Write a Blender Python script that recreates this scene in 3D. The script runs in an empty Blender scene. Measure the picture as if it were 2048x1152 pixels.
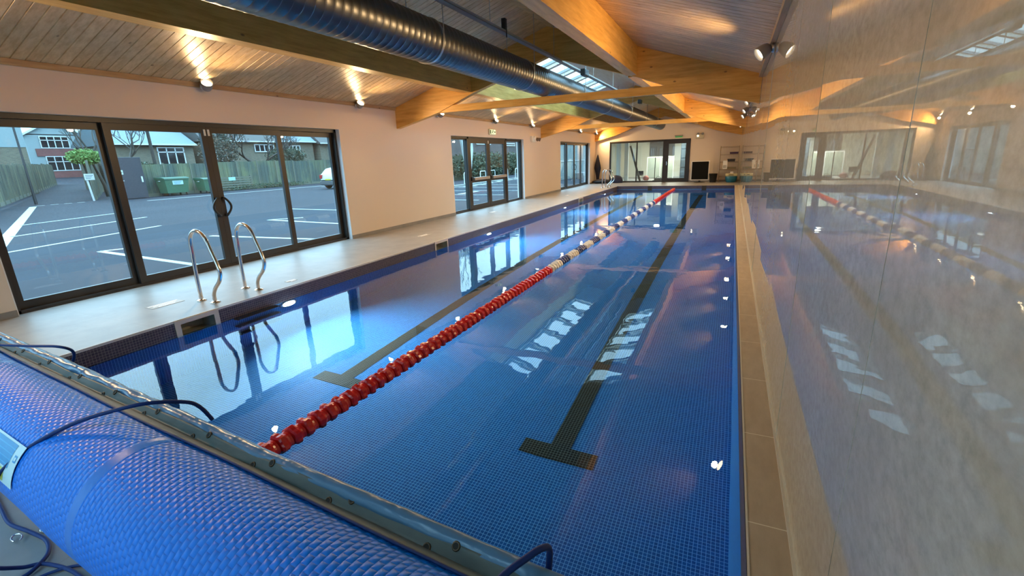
import bpy, bmesh, math, random
from mathutils import Vector, Matrix
random.seed(7)
R = math.radians
S = bpy.context.scene
C = S.collection

# ------------------------------------------------------------------ camera
yaw, pitch, roll = -0.436318143, -0.269707464, -0.0357621708
fw = Vector((math.sin(yaw)*math.cos(pitch), math.cos(yaw)*math.cos(pitch), math.sin(pitch)))
rt = fw.cross(Vector((0, 0, 1))).normalized(); up = rt.cross(fw)
r2 = rt*math.cos(roll)+up*math.sin(roll); u2 = -rt*math.sin(roll)+up*math.cos(roll)
cam = bpy.data.cameras.new('camera'); co = bpy.data.objects.new('camera', cam); C.objects.link(co)
cam.sensor_width = 36; cam.lens = 935.286/2048*36; cam.clip_start = .02; cam.clip_end = 500
m = Matrix((r2, u2, -fw)).transposed().to_4x4(); m.translation = (0, 0, 1.5)
co.matrix_world = m
S.camera = co

# ------------------------------------------------------------------ world: overcast dusk sky, brighter overhead
w = bpy.data.worlds.new('sky'); S.world = w; w.use_nodes = True
nt = w.node_tree; nt.nodes.clear()
def wn(t, **k):
    n = nt.nodes.new(t)
    for a, b in k.items(): setattr(n, a, b)
    return n
tc = wn('ShaderNodeTexCoord'); sx = wn('ShaderNodeSeparateXYZ'); mr = wn('ShaderNodeMapRange')
nz = wn('ShaderNodeTexNoise'); nz.inputs['Scale'].default_value = 3; nz.inputs['Detail'].default_value = 5
rp = wn('ShaderNodeValToRGB'); bg = wn('ShaderNodeBackground'); ou = wn('ShaderNodeOutputWorld')
nt.links.new(tc.outputs['Generated'], sx.inputs[0]); nt.links.new(sx.outputs['Z'], mr.inputs['Value'])
mr.inputs['From Min'].default_value = -.02; mr.inputs['From Max'].default_value = .75
mr.inputs['To Min'].default_value = .8; mr.inputs['To Max'].default_value = 3.6
nt.links.new(tc.outputs['Generated'], nz.inputs['Vector']); nt.links.new(nz.outputs['Fac'], rp.inputs['Fac'])
rp.color_ramp.elements[0].position = .35; rp.color_ramp.elements[0].color = (.36, .70, 1, 1)
rp.color_ramp.elements[1].position = .7; rp.color_ramp.elements[1].color = (.50, .80, 1, 1)
nt.links.new(rp.outputs['Color'], bg.inputs['Color']); nt.links.new(mr.outputs['Result'], bg.inputs['Strength'])
nt.links.new(bg.outputs[0], ou.inputs['Surface'])

S.view_settings.view_transform = 'Standard'; S.view_settings.look = 'None'
S.view_settings.gamma = 1; S.view_settings.use_curve_mapping = False
S.view_settings.exposure = 1.5
try:
    S.cycles.use_denoising = True
    S.cycles.max_bounces = 14; S.cycles.diffuse_bounces = 5; S.cycles.transmission_bounces = 10
    S.cycles.transparent_max_bounces = 12; S.cycles.glossy_bounces = 6
    S.cycles.sample_clamp_indirect = 6; S.cycles.blur_glossy = .6
    S.cycles.caustics_reflective = False; S.cycles.caustics_refractive = True
except Exception: pass
LAMP_W = 76.0
WARM = (1, .65, .31)

# ------------------------------------------------------------------ materials
MATS = {}
def mat(name, col=(.8, .8, .8), rough=.5, metal=0, spec=.5, emit=None, est=0, coat=0, coat_r=.03):
    if name in MATS: return MATS[name]
    m_ = bpy.data.materials.new(name); m_.use_nodes = True
    b = m_.node_tree.nodes['Principled BSDF']
    b.inputs['Base Color'].default_value = (*col, 1); b.inputs['Roughness'].default_value = rough
    b.inputs['Metallic'].default_value = metal; b.inputs['Specular IOR Level'].default_value = spec
    b.inputs['Coat Weight'].default_value = coat; b.inputs['Coat Roughness'].default_value = coat_r
    if emit: b.inputs['Emission Color'].default_value = (*emit, 1); b.inputs['Emission Strength'].default_value = est
    MATS[name] = m_; return m_
class N:
    """tiny helper for wiring nodes"""
    def __init__(s, m_): s.t = m_.node_tree; s.b = s.t.nodes['Principled BSDF']
    def n(s, t, ins=None, **k):
        x = s.t.nodes.new(t)
        for a, b in k.items(): setattr(x, a, b)
        for a, b in (ins or {}).items():
            if isinstance(b, bpy.types.NodeSocket): s.t.links.new(b, x.inputs[a])
            else: x.inputs[a].default_value = b
        return x
    def l(s, a, b): s.t.links.new(a, b)
    def math(s, op, a, b=0, c=0):
        return s.n('ShaderNodeMath', {0: a, 1: b, 2: c}, operation=op).outputs[0]
    def ramp(s, f, stops):
        r = s.n('ShaderNodeValToRGB', {'Fac': f}); e = r.color_ramp.elements
        e[0].position, e[0].color = stops[0][0], (*stops[0][1], 1); e[1].position, e[1].color = stops[-1][0], (*stops[-1][1], 1)
        for p, c in stops[1:-1]:
            q = e.new(p); q.color = (*c, 1)
        return r.outputs['Color']
    def mix(s, f, a, b, blend='MIX'):
        x = s.t.nodes.new('ShaderNodeMix'); x.data_type = 'RGBA'; x.blend_type = blend
        for i, v in ((0, f), (6, a), (7, b)):
            if isinstance(v, bpy.types.NodeSocket): s.t.links.new(v, x.inputs[i])
            else: x.inputs[i].default_value = v if i == 0 else (*v, 1)
        return x.outputs[2]
    def noise(s, vec, scale, detail=3, rough=.5):
        return s.n('ShaderNodeTexNoise', {'Vector': vec, 'Scale': scale, 'Detail': detail, 'Roughness': rough}).outputs['Fac']
    def mapped(s, sc=(1, 1, 1), loc=(0, 0, 0), rot=(0, 0, 0)):
        t = s.n('ShaderNodeTexCoord')
        return s.n('ShaderNodeMapping', {'Vector': t.outputs['Object'], 'Scale': sc, 'Location': loc, 'Rotation': rot}).outputs[0]
    def bump(s, h, st=.3, d=.01):
        x = s.n('ShaderNodeBump', {'Height': h, 'Strength': st, 'Distance': d}); s.l(x.outputs[0], s.b.inputs['Normal'])

def wood(name, light, dark, grain_axis, knot=(.12, .06, .03), rough=.45, board=None, coat=0.0):
    """pine: stretched grain noise, darker knots, optional board-to-board tone steps"""
    m_ = mat(name, light, rough, coat=coat, coat_r=.25); k = N(m_)
    sc = [9, 9, 9]; sc[grain_axis] = .9
    v = k.mapped(tuple(sc)); g = k.noise(v, 2.2, 6, .62)
    col = k.ramp(g, [(.32, dark), (.62, light)])
    sk = [3.2, 3.2, 3.2]; sk[grain_axis] = 1.7
    vk = k.mapped(tuple(sk), (.3, .7, .1))
    vo = k.n('ShaderNodeTexVoronoi', {'Vector': vk, 'Scale': 1.5}); d = vo.outputs['Distance']
    kn = k.ramp(d, [(.035, (1, 1, 1)), (.085, (0, 0, 0))])
    col = k.mix(k.math('MULTIPLY', kn, .75), col, knot)
    if board is not None:
        t = k.n('ShaderNodeTexCoord'); s_ = k.n('ShaderNodeSeparateXYZ', {0: t.outputs['Object']})
        b = k.math('FLOOR', k.math('DIVIDE', s_.outputs[board[0]], board[1]))
        wnz = k.n('ShaderNodeTexWhiteNoise', {'W': b}, noise_dimensions='1D').outputs['Value']
        col = k.mix(.55, col, k.ramp(wnz, [(0, (.70, .68, .66)), (1, (1.1, 1.05, 1.0))]), 'MULTIPLY')
    k.l(col, k.b.inputs['Base Color'])
    return m_
WOODX = wood('glulam rafter', (.80, .46, .115), (.60, .30, .05), 0, knot=(.14, .05, .02))
WOODY = wood('glulam purlin', (.80, .46, .115), (.60, .30, .05), 1, knot=(.14, .05, .02))
BOARD = wood('pine ceiling boards', (.74, .56, .33), (.54, .37, .18), 0, board=(1, .125), rough=.38)
LINING = wood('pale pine lining', (.88, .84, .76), (.78, .72, .62), 1)
TRIMW = wood('pine batten', (.50, .36, .20), (.36, .24, .12), 1)

PLASTER = mat('painted plaster', (.76, .67, .57), .75)
k = N(PLASTER); v = k.mapped((1, 1, 1)); k.bump(k.noise(v, 90, 3), .04, .002)
REVEAL = mat('painted reveal', (.80, .82, .84), .6)
FRAME = mat('anthracite frame', (.030, .027, .025), .35)
BLACK = mat('black plastic', (.012, .012, .013), .4)
RUBBER = mat('black rubber', (.02, .02, .02), .8)
WHITE = mat('white plastic', (.78, .78, .76), .4)
CHROME = mat('polished steel', (.78, .76, .73), .12, metal=1)
STEEL = mat('brushed steel', (.5, .5, .5), .35, metal=1)

def glass(name, tint=(1, 1, 1), refl=1.0):
    m_ = bpy.data.materials.new(name); m_.use_nodes = True; t = m_.node_tree; t.nodes.clear()
    tr = t.nodes.new('ShaderNodeBsdfTransparent'); tr.inputs[0].default_value = (*tint, 1)
    gl = t.nodes.new('ShaderNodeBsdfGlossy'); gl.inputs['Roughness'].default_value = .0
    fr = t.nodes.new('ShaderNodeLayerWeight'); fr.inputs[0].default_value = .5       # Schlick: base + (1-base)*(1-cos)^5
    pw = t.nodes.new('ShaderNodeMath'); pw.operation = 'POWER'; pw.inputs[1].default_value = 5; t.links.new(fr.outputs['Facing'], pw.inputs[0])
    mu = t.nodes.new('ShaderNodeMath'); mu.operation = 'MULTIPLY_ADD'; mu.inputs[1].default_value = .92; mu.inputs[2].default_value = .07*refl
    mx = t.nodes.new('ShaderNodeMixShader'); o = t.nodes.new('ShaderNodeOutputMaterial')
    t.links.new(pw.outputs[0], mu.inputs[0]); t.links.new(mu.outputs[0], mx.inputs[0])
    t.links.new(tr.outputs[0], mx.inputs[1]); t.links.new(gl.outputs[0], mx.inputs[2]); t.links.new(mx.outputs[0], o.inputs[0])
    return m_
GLASS = glass('window glass', (.90, .96, .95), 1.3)
GLASS_G = glass('greenish glass', (.80, .90, .86), 1.2)

def tile_grid(k, pitch, grout, axes):
    """1 on grout lines, 0 on tiles, for the given object axes"""
    t = k.n('ShaderNodeTexCoord'); s_ = k.n('ShaderNodeSeparateXYZ', {0: t.outputs['Object']}); out = None
    for a, off in axes:
        f = k.math('FRACT', k.math('DIVIDE', k.math('ADD', s_.outputs[a], off), pitch))
        g = k.math('LESS_THAN', f, grout/pitch)
        out = g if out is None else k.math('MAXIMUM', out, g)
    return out, s_
def mosaic(name, axes, tcol=(.005, .12, .42), tcol2=(.008, .165, .54), gcol=(.24, .66, 1.0)):
    m_ = mat(name, tcol, .5, spec=.2); k = N(m_)
    g, s_ = tile_grid(k, .0255, .0034, axes)
    idx = [k.math('FLOOR', k.math('DIVIDE', k.math('ADD', s_.outputs[a], off), .0255)) for a, off in axes]
    cv = k.n('ShaderNodeCombineXYZ', {0: idx[0], 1: idx[1]})
    wv = k.n('ShaderNodeTexWhiteNoise', {'Vector': cv.outputs[0]}, noise_dimensions='2D').outputs['Value']
    col = k.mix(wv, tcol, tcol2)
    k.l(k.mix(g, col, gcol), k.b.inputs['Base Color'])
    return m_
MOS_F = mosaic('blue mosaic floor', ((0, 20.0), (1, 20.0)))
MOS_X = mosaic('blue mosaic side wall', ((1, 20.0), (2, 20.004)))
MOS_Y = mosaic('blue mosaic end wall', ((0, 20.0), (2, 20.004)))
MOS_K = mosaic('black mosaic', ((0, 20.0), (1, 20.0)), (.008, .007, .006), (.015, .013, .011), (.26, .28, .22))
MOS_TX = mosaic('warm light tinted blue mosaic border', ((1, 20.0), (2, 20.004)), (.045, .040, .065), (.080, .065, .085), (.24, .21, .19))  # tiles are blue; the violet brown of warm lamplight is put into their colour
MOS_TY = mosaic('warm light tinted blue mosaic border far', ((0, 20.0), (2, 20.004)), (.045, .045, .10), (.080, .075, .13), (.20, .20, .24))  # end wall border, warm light likewise mixed into the blue tile colour
MOS_KY = mosaic('black mosaic end', ((0, 20.0), (2, 20.004)), (.012, .010, .009), (.022, .019, .016), (.16, .17, .14))

# water: clear, refracting, nearly still
WATER = bpy.data.materials.new('pool water'); WATER.use_nodes = True
t = WATER.node_tree; t.nodes.clear()
gb = t.nodes.new('ShaderNodeBsdfRefraction'); gb.inputs['IOR'].default_value = 1.333; gb.inputs['Roughness'].default_value = 0
gb.inputs['Color'].default_value = (.74, .93, 1, 1)
gg = t.nodes.new('ShaderNodeBsdfGlossy'); gg.inputs['Roughness'].default_value = 0; gg.inputs['Color'].default_value = (1, 1, 1, 1)
ff = t.nodes.new('ShaderNodeFresnel'); ff.inputs['IOR'].default_value = 1.333
mx_ = t.nodes.new('ShaderNodeMixShader'); t.links.new(ff.outputs[0], mx_.inputs[0]); t.links.new(gb.outputs[0], mx_.inputs[1]); t.links.new(gg.outputs[0], mx_.inputs[2])
o = t.nodes.new('ShaderNodeOutputMaterial'); t.links.new(mx_.outputs[0], o.inputs[0])
n1 = t.nodes.new('ShaderNodeTexNoise'); n1.inputs['Scale'].default_value = 1.3; n1.inputs['Detail'].default_value = 3
tcw = t.nodes.new('ShaderNodeTexCoord'); t.links.new(tcw.outputs['Object'], n1.inputs['Vector'])
bw = t.nodes.new('ShaderNodeBump'); bw.inputs['Strength'].default_value = .5; bw.inputs['Distance'].default_value = .007
t.links.new(n1.outputs['Fac'], bw.inputs['Height']); 
for n_ in (gb, gg, ff): t.links.new(bw.outputs[0], n_.inputs['Normal'])

DECK = mat('greige porcelain tile', (.42, .375, .32), .40, spec=.4); k = N(DECK)
t_ = k.n('ShaderNodeTexCoord'); s_ = k.n('ShaderNodeSeparateXYZ', {0: t_.outputs['Object']})
def joint(k, s_out, pitch, off, wd=.004): return k.math('LESS_THAN', k.math('FRACT', k.math('DIVIDE', k.math('ADD', s_out, off), pitch)), wd/pitch)
j = k.math('MAXIMUM', joint(k, s_.outputs[0], .75, 20+5.58), joint(k, s_.outputs[1], 1.2, 20.3))
nn = k.noise(k.mapped((1, 1, 1)), 3, 6, .6)
col = k.ramp(nn, [(.3, (.235, .23, .22)), (.7, (.31, .30, .285))])
k.l(k.mix(k.math('MULTIPLY', j, .55), col, (.22, .19, .16)), k.b.inputs['Base Color'])
COPE = mat('brown porcelain coping', (.40, .30, .20), .5); k = N(COPE)
t_ = k.n('ShaderNodeTexCoord'); s_ = k.n('ShaderNodeSeparateXYZ', {0: t_.outputs['Object']})
j = joint(k, s_.outputs[1], .71, 19.43, .006)
nn = k.noise(k.mapped((3, 1, 1)), 5, 6, .6)
k.l(k.mix(j, k.ramp(nn, [(.3, (.44, .35, .25)), (.7, (.55, .45, .33))]), (.80, .74, .62)), k.b.inputs['Base Color'])
CAULK = mat('pale sealant', (.66, .62, .54), .5)

CLAD = mat('glossy stone effect cladding', (.4, .37, .3), .45, coat=1, coat_r=.0); k = N(CLAD)
v1 = k.mapped((1, .7, 1.0)); a_ = k.noise(v1, 38, 7, .66)
b_ = k.noise(k.mapped((1, 1, .6), (4, 2, 1)), 2.4, 4, .55)
c1 = k.ramp(a_, [(.34, (.46, .45, .36)), (.5, (.58, .57, .47)), (.66, (.68, .68, .58))])
c2 = k.mix(k.ramp(b_, [(.35, (0, 0, 0)), (.65, (.5, .5, .5))]), c1, (.50, .46, .33))
k.l(c2, k.b.inputs['Base Color'])

BLUE = mat('blue bubble cover', (.004, .22, .95), .36, spec=.28, coat=.0, coat_r=.15); k = N(BLUE)
uv = k.n('ShaderNodeUVMap')
su = k.n('ShaderNodeSeparateXYZ', {0: uv.outputs[0]})   # metres along / around
U, V = su.outputs[0], su.outputs[1]
row = k.math('FLOOR', k.math('DIVIDE', U, .023))
V2 = k.math('ADD', V, k.math('MULTIPLY', k.math('MODULO', row, 2), .013))
fu = k.math('SINE', k.math('MULTIPLY', k.math('FRACT', k.math('DIVIDE', U, .023)), math.pi))
fv = k.math('SINE', k.math('MULTIPLY', k.math('FRACT', k.math('DIVIDE', V2, .026)), math.pi))
hb = k.math('POWER', k.math('MULTIPLY', fu, fv), .55)
seam = k.math('LESS_THAN', k.math('ABSOLUTE', k.math('SUBTRACT', k.math('FRACT', k.math('DIVIDE', k.math('ADD', U, 10+.33), 1.55)), .5)), .016)
hb = k.math('MULTIPLY', hb, k.math('SUBTRACT', 1, seam))
crs = k.n('ShaderNodeTexNoise', {'Vector': uv.outputs[0], 'Scale': 7.0, 'Detail': 3.0}).outputs['Fac']
k.bump(k.math('ADD', hb, k.math('MULTIPLY', crs, 1.6)), .6, .0045)
k.l(k.mix(k.math('MULTIPLY', seam, .35), k.mix(k.math('MULTIPLY', k.math('SUBTRACT', 1, hb), .35), (.003, .215, .86), (.002, .09, .50)), (.10, .28, .62)), k.b.inputs['Base Color'])
HEM = mat('grey pvc hem', (.135, .165, .165), .5, spec=.3); k = N(HEM); v = k.mapped((1, 3, 3)); k.bump(k.noise(v, 4, 4), .5, .012)
k.l(k.ramp(k.noise(k.mapped((1, 2, 2)), 9, 5), [(.3, (.095, .13, .135)), (.72, (.15, .185, .18))]), k.b.inputs['Base Color'])
SLEEVE = mat('blue grey pvc sleeve', (.085, .21, .37), .28, spec=.5); k = N(SLEEVE)
v = k.mapped((3.5, 1.4, 1.4), rot=(0, 0, .5)); k.bump(k.noise(v, 3.0, 3, .45), .8, .016)
CORD = mat('navy rubber cord', (.007, .030, .14), .55, spec=.3)

RED = mat('red float plastic', (.66, .012, .010), .25, spec=.6)
NAVY = mat('navy float plastic', (.02, .05, .22), .3)
CREAM = mat('white float plastic', (.72, .70, .66), .3)

DUCTM = mat('galvanised duct', (.155, .155, .155), .34, metal=1)

# ------------------------------------------------------------------ mesh helpers
class MB:
    def __init__(s): s.v = []; s.f = []; s.mi = []; s.sm = []; s.uv = {}
    def add(s, vs, fs, mi=0, smooth=False):
        o = len(s.v); s.v += [tuple(p) for p in vs]
        for f in fs: s.f.append(tuple(i+o for i in f)); s.mi.append(mi); s.sm.append(smooth)
        return s
    def box(s, x0, x1, y0, y1, z0, z1, mi=0, bev=0):
        if x0 > x1: x0, x1 = x1, x0
        if y0 > y1: y0, y1 = y1, y0
        if z0 > z1: z0, z1 = z1, z0
        if bev:
            bm = bmesh.new(); bmesh.ops.create_cube(bm, size=1)
            for v in bm.verts: v.co = Vector(((x0+x1)/2+v.co.x*(x1-x0), (y0+y1)/2+v.co.y*(y1-y0), (z0+z1)/2+v.co.z*(z1-z0)))
            bmesh.ops.bevel(bm, geom=bm.edges[:], offset=bev, segments=2, affect='EDGES', profile=.6)
            bm.verts.index_update(); s.add([v.co.copy() for v in bm.verts], [[v.index for v in f.verts] for f in bm.faces], mi); bm.free(); return s
        return s.add([(x0, y0, z0), (x1, y0, z0), (x1, y1, z0), (x0, y1, z0), (x0, y0, z1), (x1, y0, z1), (x1, y1, z1), (x0, y1, z1)],
                     [(0, 3, 2, 1), (4, 5, 6, 7), (0, 1, 5, 4), (1, 2, 6, 5), (2, 3, 7, 6), (3, 0, 4, 7)], mi)
    def obox(s, a, b, wd, ht, mi=0, upv=(0, 0, 1)):
        """beam from a to b, wd wide, ht high (centred)"""
        a, b = Vector(a), Vector(b); d = (b-a).normalized(); sd = d.cross(Vector(upv)).normalized()*(wd/2); uu = sd.cross(d).normalized()*(ht/2)
        vs = [p+q*sd+r*uu for p in (a, b) for q, r in ((-1, -1), (1, -1), (1, 1), (-1, 1))]
        return s.add(vs, [(0, 1, 2, 3), (7, 6, 5, 4), (0, 4, 5, 1), (1, 5, 6, 2), (2, 6, 7, 3), (3, 7, 4, 0)], mi)
    def prism(s, poly, axis, a0, a1, mi=0):
        """extrude a 2D polygon along axis (0,1,2)"""
        def P(p, a):
            q = [p[0], p[1]]; q.insert(axis, a); return q
        n = len(poly); vs = [P(p, a0) for p in poly]+[P(p, a1) for p in poly]
        fs = [tuple(range(n)), tuple(range(2*n-1, n-1, -1))]+[(i, i+n, (i+1) % n+n, (i+1) % n) for i in range(n)]
        return s.add(vs, fs, mi)
    def tube(s, pts, r, seg=10, mi=0, closed=False, cap=True):
        pts = [Vector(p) for p in pts]; n = len(pts); rr = r if isinstance(r, (list, tuple)) else [r]*n
        vs = []; prev = None
        for i, p in enumerate(pts):
            if closed: d = pts[(i+1) % n]-pts[i-1]
            else: d = pts[min(i+1, n-1)]-pts[max(i-1, 0)]
            d.normalize()
            if prev is None:
                a = d.cross(Vector((0, 0, 1)));  a = a if a.length > .05 else d.cross(Vector((1, 0, 0)))
            else: a = prev-d*prev.dot(d)
            a.normalize(); prev = a; b = d.cross(a)
            vs += [p+(a*math.cos(2*math.pi*j/seg)+b*math.sin(2*math.pi*j/seg))*rr[i] for j in range(seg)]
        fs = []
        for i in range(n if closed else n-1):
            q = (i+1) % n
            for j in range(seg): fs.append((i*seg+j, i*seg+(j+1) % seg, q*seg+(j+1) % seg, q*seg+j))
        s.add(vs, fs, mi, True)
        if cap and not closed:
            s.add(vs[:seg], [tuple(range(seg))[::-1]], mi); s.add(vs[-seg:], [tuple(range(seg))], mi)
        return s
    def lathe(s, prof, origin=(0, 0, 0), axis=(0, 0, 1), seg=24, mi=0, smooth=True):
        """prof: (radius, distance along axis)"""
        o_ = Vector(origin); d = Vector(axis).normalized(); a = d.cross(Vector((0, 0, 1))); a = a if a.length > .05 else Vector((1, 0, 0)); a.normalize(); b = d.cross(a)
        vs = [o_+d*h+(a*math.cos(2*math.pi*j/seg)+b*math.sin(2*math.pi*j/seg))*r for r, h in prof for j in range(seg)]
        fs = [(i*seg+j, i*seg+(j+1) % seg, (i+1)*seg+(j+1) % seg, (i+1)*seg+j) for i in range(len(prof)-1) for j in range(seg)]
        s.add(vs, fs, mi, smooth)
        s.add(vs[:seg], [tuple(range(seg))[::-1]], mi); s.add(vs[-seg:], [tuple(range(seg))], mi)
        return s
    def build(s, name, mats, parent=None, fix=True):
        me = bpy.data.meshes.new(name); me.from_pydata(s.v, [], s.f)
        if not isinstance(mats, (list, tuple)): mats = [mats]
        for m_ in mats: me.materials.append(m_)
        me.polygons.foreach_set('material_index', s.mi); me.polygons.foreach_set('use_smooth', s.sm)
        if fix:
            bm = bmesh.new(); bm.from_mesh(me); bmesh.ops.remove_doubles(bm, verts=bm.verts, dist=1e-6) if False else None
            bmesh.ops.recalc_face_normals(bm, faces=bm.faces); bm.to_mesh(me); bm.free()
        me.update(); ob = bpy.data.objects.new(name, me); C.objects.link(ob)
        if parent: ob.parent = parent
        return ob
def tag(o, label=None, cat=None, group=None, kind=None):
    for a, b in (('label', label), ('category', cat), ('group', group), ('kind', kind)):
        if b: o[a] = b
    return o
def empty(name, loc=(0, 0, 0), rz=0, **k):
    o = bpy.data.objects.new(name, None); C.objects.link(o); o.location = loc; o.rotation_euler = (0, 0, rz); o.empty_display_size = .1
    return tag(o, **k)
def struct(mb, name, mats, parent=None):
    o = mb.build(name, mats, parent)
    if not parent: o['kind'] = 'structure'
    return o
def copy_tree(o, parent=None):
    c = o.copy(); C.objects.link(c)
    if parent: c.parent = parent
    for ch in [x for x in bpy.data.objects if x.parent == o]: copy_tree(ch, c)
    return c
def light(name, kind, loc, energy, color, parent=None, **k):
    l = bpy.data.lights.new(name, kind); l.energy = energy; l.color = color
    for a, b in k.items():
        if a != 'rot': setattr(l, a, b)
    o = bpy.data.objects.new(name, l); C.objects.link(o); o.location = loc
    if 'rot' in k: o.rotation_euler = k['rot']
    if parent: o.parent = parent
    return o

# ------------------------------------------------------------------ room measures (metres; camera stands at x=0, y=0)
XL, XR, Y0, Y1 = -7.08, .33, -4.2, 27.0         # room
PX0, PX1, PY0, PY1 = -5.12, .175, .95, 23.75    # pool
ZW, ZF = -.165, -1.35                           # water level, pool floor
EAVE, SL, XC = 2.70, .32, -3.385
XRi = XC*2-XL                                    # mirrored eave line
def roof(x): return EAVE+SL*(x-XL) if x < XC else EAVE+SL*(XRi-x)
PORT = [.1, 9.3, 18.5, 26.88]

# floor with the pool cut out
f = MB()
SK = [(2.68, 3.15), (7.50, 7.97), (17.15, 17.70)]   # skimmer mouths in the left wall
f.box(XL-.2, PX0-.24, Y0, Y1, -.25, 0); yy = Y0
for a, b in SK: f.box(PX0-.24, PX0, yy, a, -.25, 0); f.box(PX0-.24, PX0, a, b, -.03, 0); yy = b
f.box(PX0-.24, PX0, yy, Y1, -.25, 0); f.box(PX0, PX1, Y0, PY0, -.25, 0); f.box(PX0, PX1, PY1, Y1, -.25, 0); f.box(PX1, XR+.012, PY1, Y1, -.25, 0); f.box(PX1, XR+.012, Y0, PY0, -.25, 0)
struct(f, 'floor', DECK)
g = MB(); g.box(PX1, XR+.012, PY0, PY1, -.25, 0)
struct(g, 'trim_1', COPE)
g = MB(); g.box(PX1-.004, PX1+.004, PY0, PY1, -.02, .0025); g.box(XR-.008, XR+.008, PY0, PY1, 0, .006)
struct(g, 'trim_2', CAULK)
g = MB(); g.box(PX0-.004, PX0+.006, PY0, PY1, -.022, .003); g.box(PX0, PX1, PY1-.006, PY1+.004, -.022, .003)
struct(g, 'trim_3', CAULK)

# pool shell, a hair inside the slab edge
p = MB(); PX0 += .004; PX1 -= .006; PY0 += .004; PY1 -= .008
p.add([(PX0, PY0, ZF), (PX1, PY0, ZF), (PX1, PY1, ZF), (PX0, PY1, ZF)], [(0, 1, 2, 3)], 0)
def wallx(x, ys, mi_top, mi, cuts=()):
    zt, zb = -.0, -.21
    y = PY0
    for a, b in list(cuts)+[(PY1, PY1)]:
        p.add([(x, y, zb), (x, a, zb), (x, a, zt), (x, y, zt)], [(0, 1, 2, 3)], mi_top)
        y = b
    p.add([(x, PY0, ZF), (x, PY1, ZF), (x, PY1, zb), (x, PY0, zb)], [(0, 1, 2, 3)], mi)
wallx(PX0, None, 3, 1, SK); wallx(PX1, None, 3, 1)
for y in (PY0, PY1):
    p.add([(PX0, y, ZF), (PX1, y, ZF), (PX1, y, -.15), (PX0, y, -.15)], [(0, 1, 2, 3)], 2)
    p.add([(PX0, y, -.15), (PX1, y, -.15), (PX1, y, 0), (PX0, y, 0)], [(0, 1, 2, 3)], 4)
struct(p, 'pool_basin', [MOS_F, MOS_X, MOS_Y, MOS_TX, MOS_TY])
# black lane lines on the bottom with T ends, and their marks on the far wall
for i, xc in enumerate((-1.10, -3.53)):
    q = MB(); z = ZF+.004
    ys_ = 3.03+.16*i; q.box(xc-.085, xc+.085, ys_+.17, PY1-2.1, ZF, z); q.box(xc-.31, xc+.31, ys_, ys_+.17, ZF, z); q.box(xc-.31, xc+.31, PY1-2.1, PY1-1.93, ZF, z)
    q.box(xc-.10, xc+.10, PY1-.004, PY1+.002, -.9, -.003, 1)
    struct(q, 'pool_lane_line', [MOS_K, MOS_KY])
wt = MB(); wt.add([(PX0, PY0, ZW), (PX1, PY0, ZW), (PX1, PY1, ZW), (PX0, PY1, ZW)], [(0, 1, 2, 3)])
wo = wt.build('pool_water', WATER, fix=False); tag(wo, 'still clear blue water filling the lane pool', 'water', kind='stuff')

# skimmers
for i, (a, b) in enumerate(SK):
    zb = -.21
    e_ = empty('skimmer', (PX0, (a+b)/2, 0), label=['beige skimmer mouth in the pool edge beside the near ladder', 'cream skimmer mouth in the pool edge between the two glazed doors', 'small cream skimmer mouth in the pool edge near the far end'][i], cat='pool skimmer')
    hy = (b-a)/2; fr = MB(); tk = .055 if i == 0 else .035
    fr.box(-.01, .012, -hy, hy, -.05, -.004, 0); fr.box(-.01, .012, -hy, -hy+tk, zb, -.05, 0); fr.box(-.01, .012, hy-tk, hy, zb, -.05, 0); fr.box(-.01, .012, -hy+tk, hy-tk, zb, zb+.02)
    fr.build('frame', mat('beige skimmer plastic', (.66, .56, .42), .45), e_)
    th = MB(); d = -.22
    th.add([(0, -hy+tk, -.05), (d, -hy+tk, -.05), (d, hy-tk, -.05), (0, hy-tk, -.05), (0, -hy+tk, zb+.02), (d, -hy+tk, zb+.02), (d, hy-tk, zb+.02), (0, hy-tk, zb+.02)],
           [(0, 1, 2, 3), (0, 1, 5, 4), (1, 2, 6, 5), (2, 3, 7, 6), (4, 5, 6, 7)])
    th.build('throat', mat('grey green skimmer throat', (.42, .41, .32), .6), e_)
# pool lights (lit, under water on the left wall)
PL = mat('pool lamp lens', (.9, .95, 1), .3, emit=(.92, .97, 1), est=14)
for i, y in enumerate((4.06, 9.75, 15.45, 21.1)):
    e_ = empty('pool_light', (PX0, y, -.34), label=['lit underwater lamp beside the near ladder', 'lit underwater lamp second nearest on the window side', 'lit underwater lamp below the double door end', 'lit underwater lamp nearest the far ladder'][i], cat='pool light')
    MB().lathe([(.13, 0), (.13, .012), (.10, .02)], (0, 0, 0), (1, 0, 0), 28).build('bezel', STEEL, e_)
    MB().lathe([(.098, .020), (.085, .034), (.05, .042)], (0, 0, 0), (1, 0, 0), 28).build('lens', PL, e_)
    light('pool_lamp', 'AREA', (.06, 0, 0), 22, (.72, .90, 1), e_, size=.16, shape='DISK', rot=(0, R(-70), 0), spread=R(130))

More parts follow.
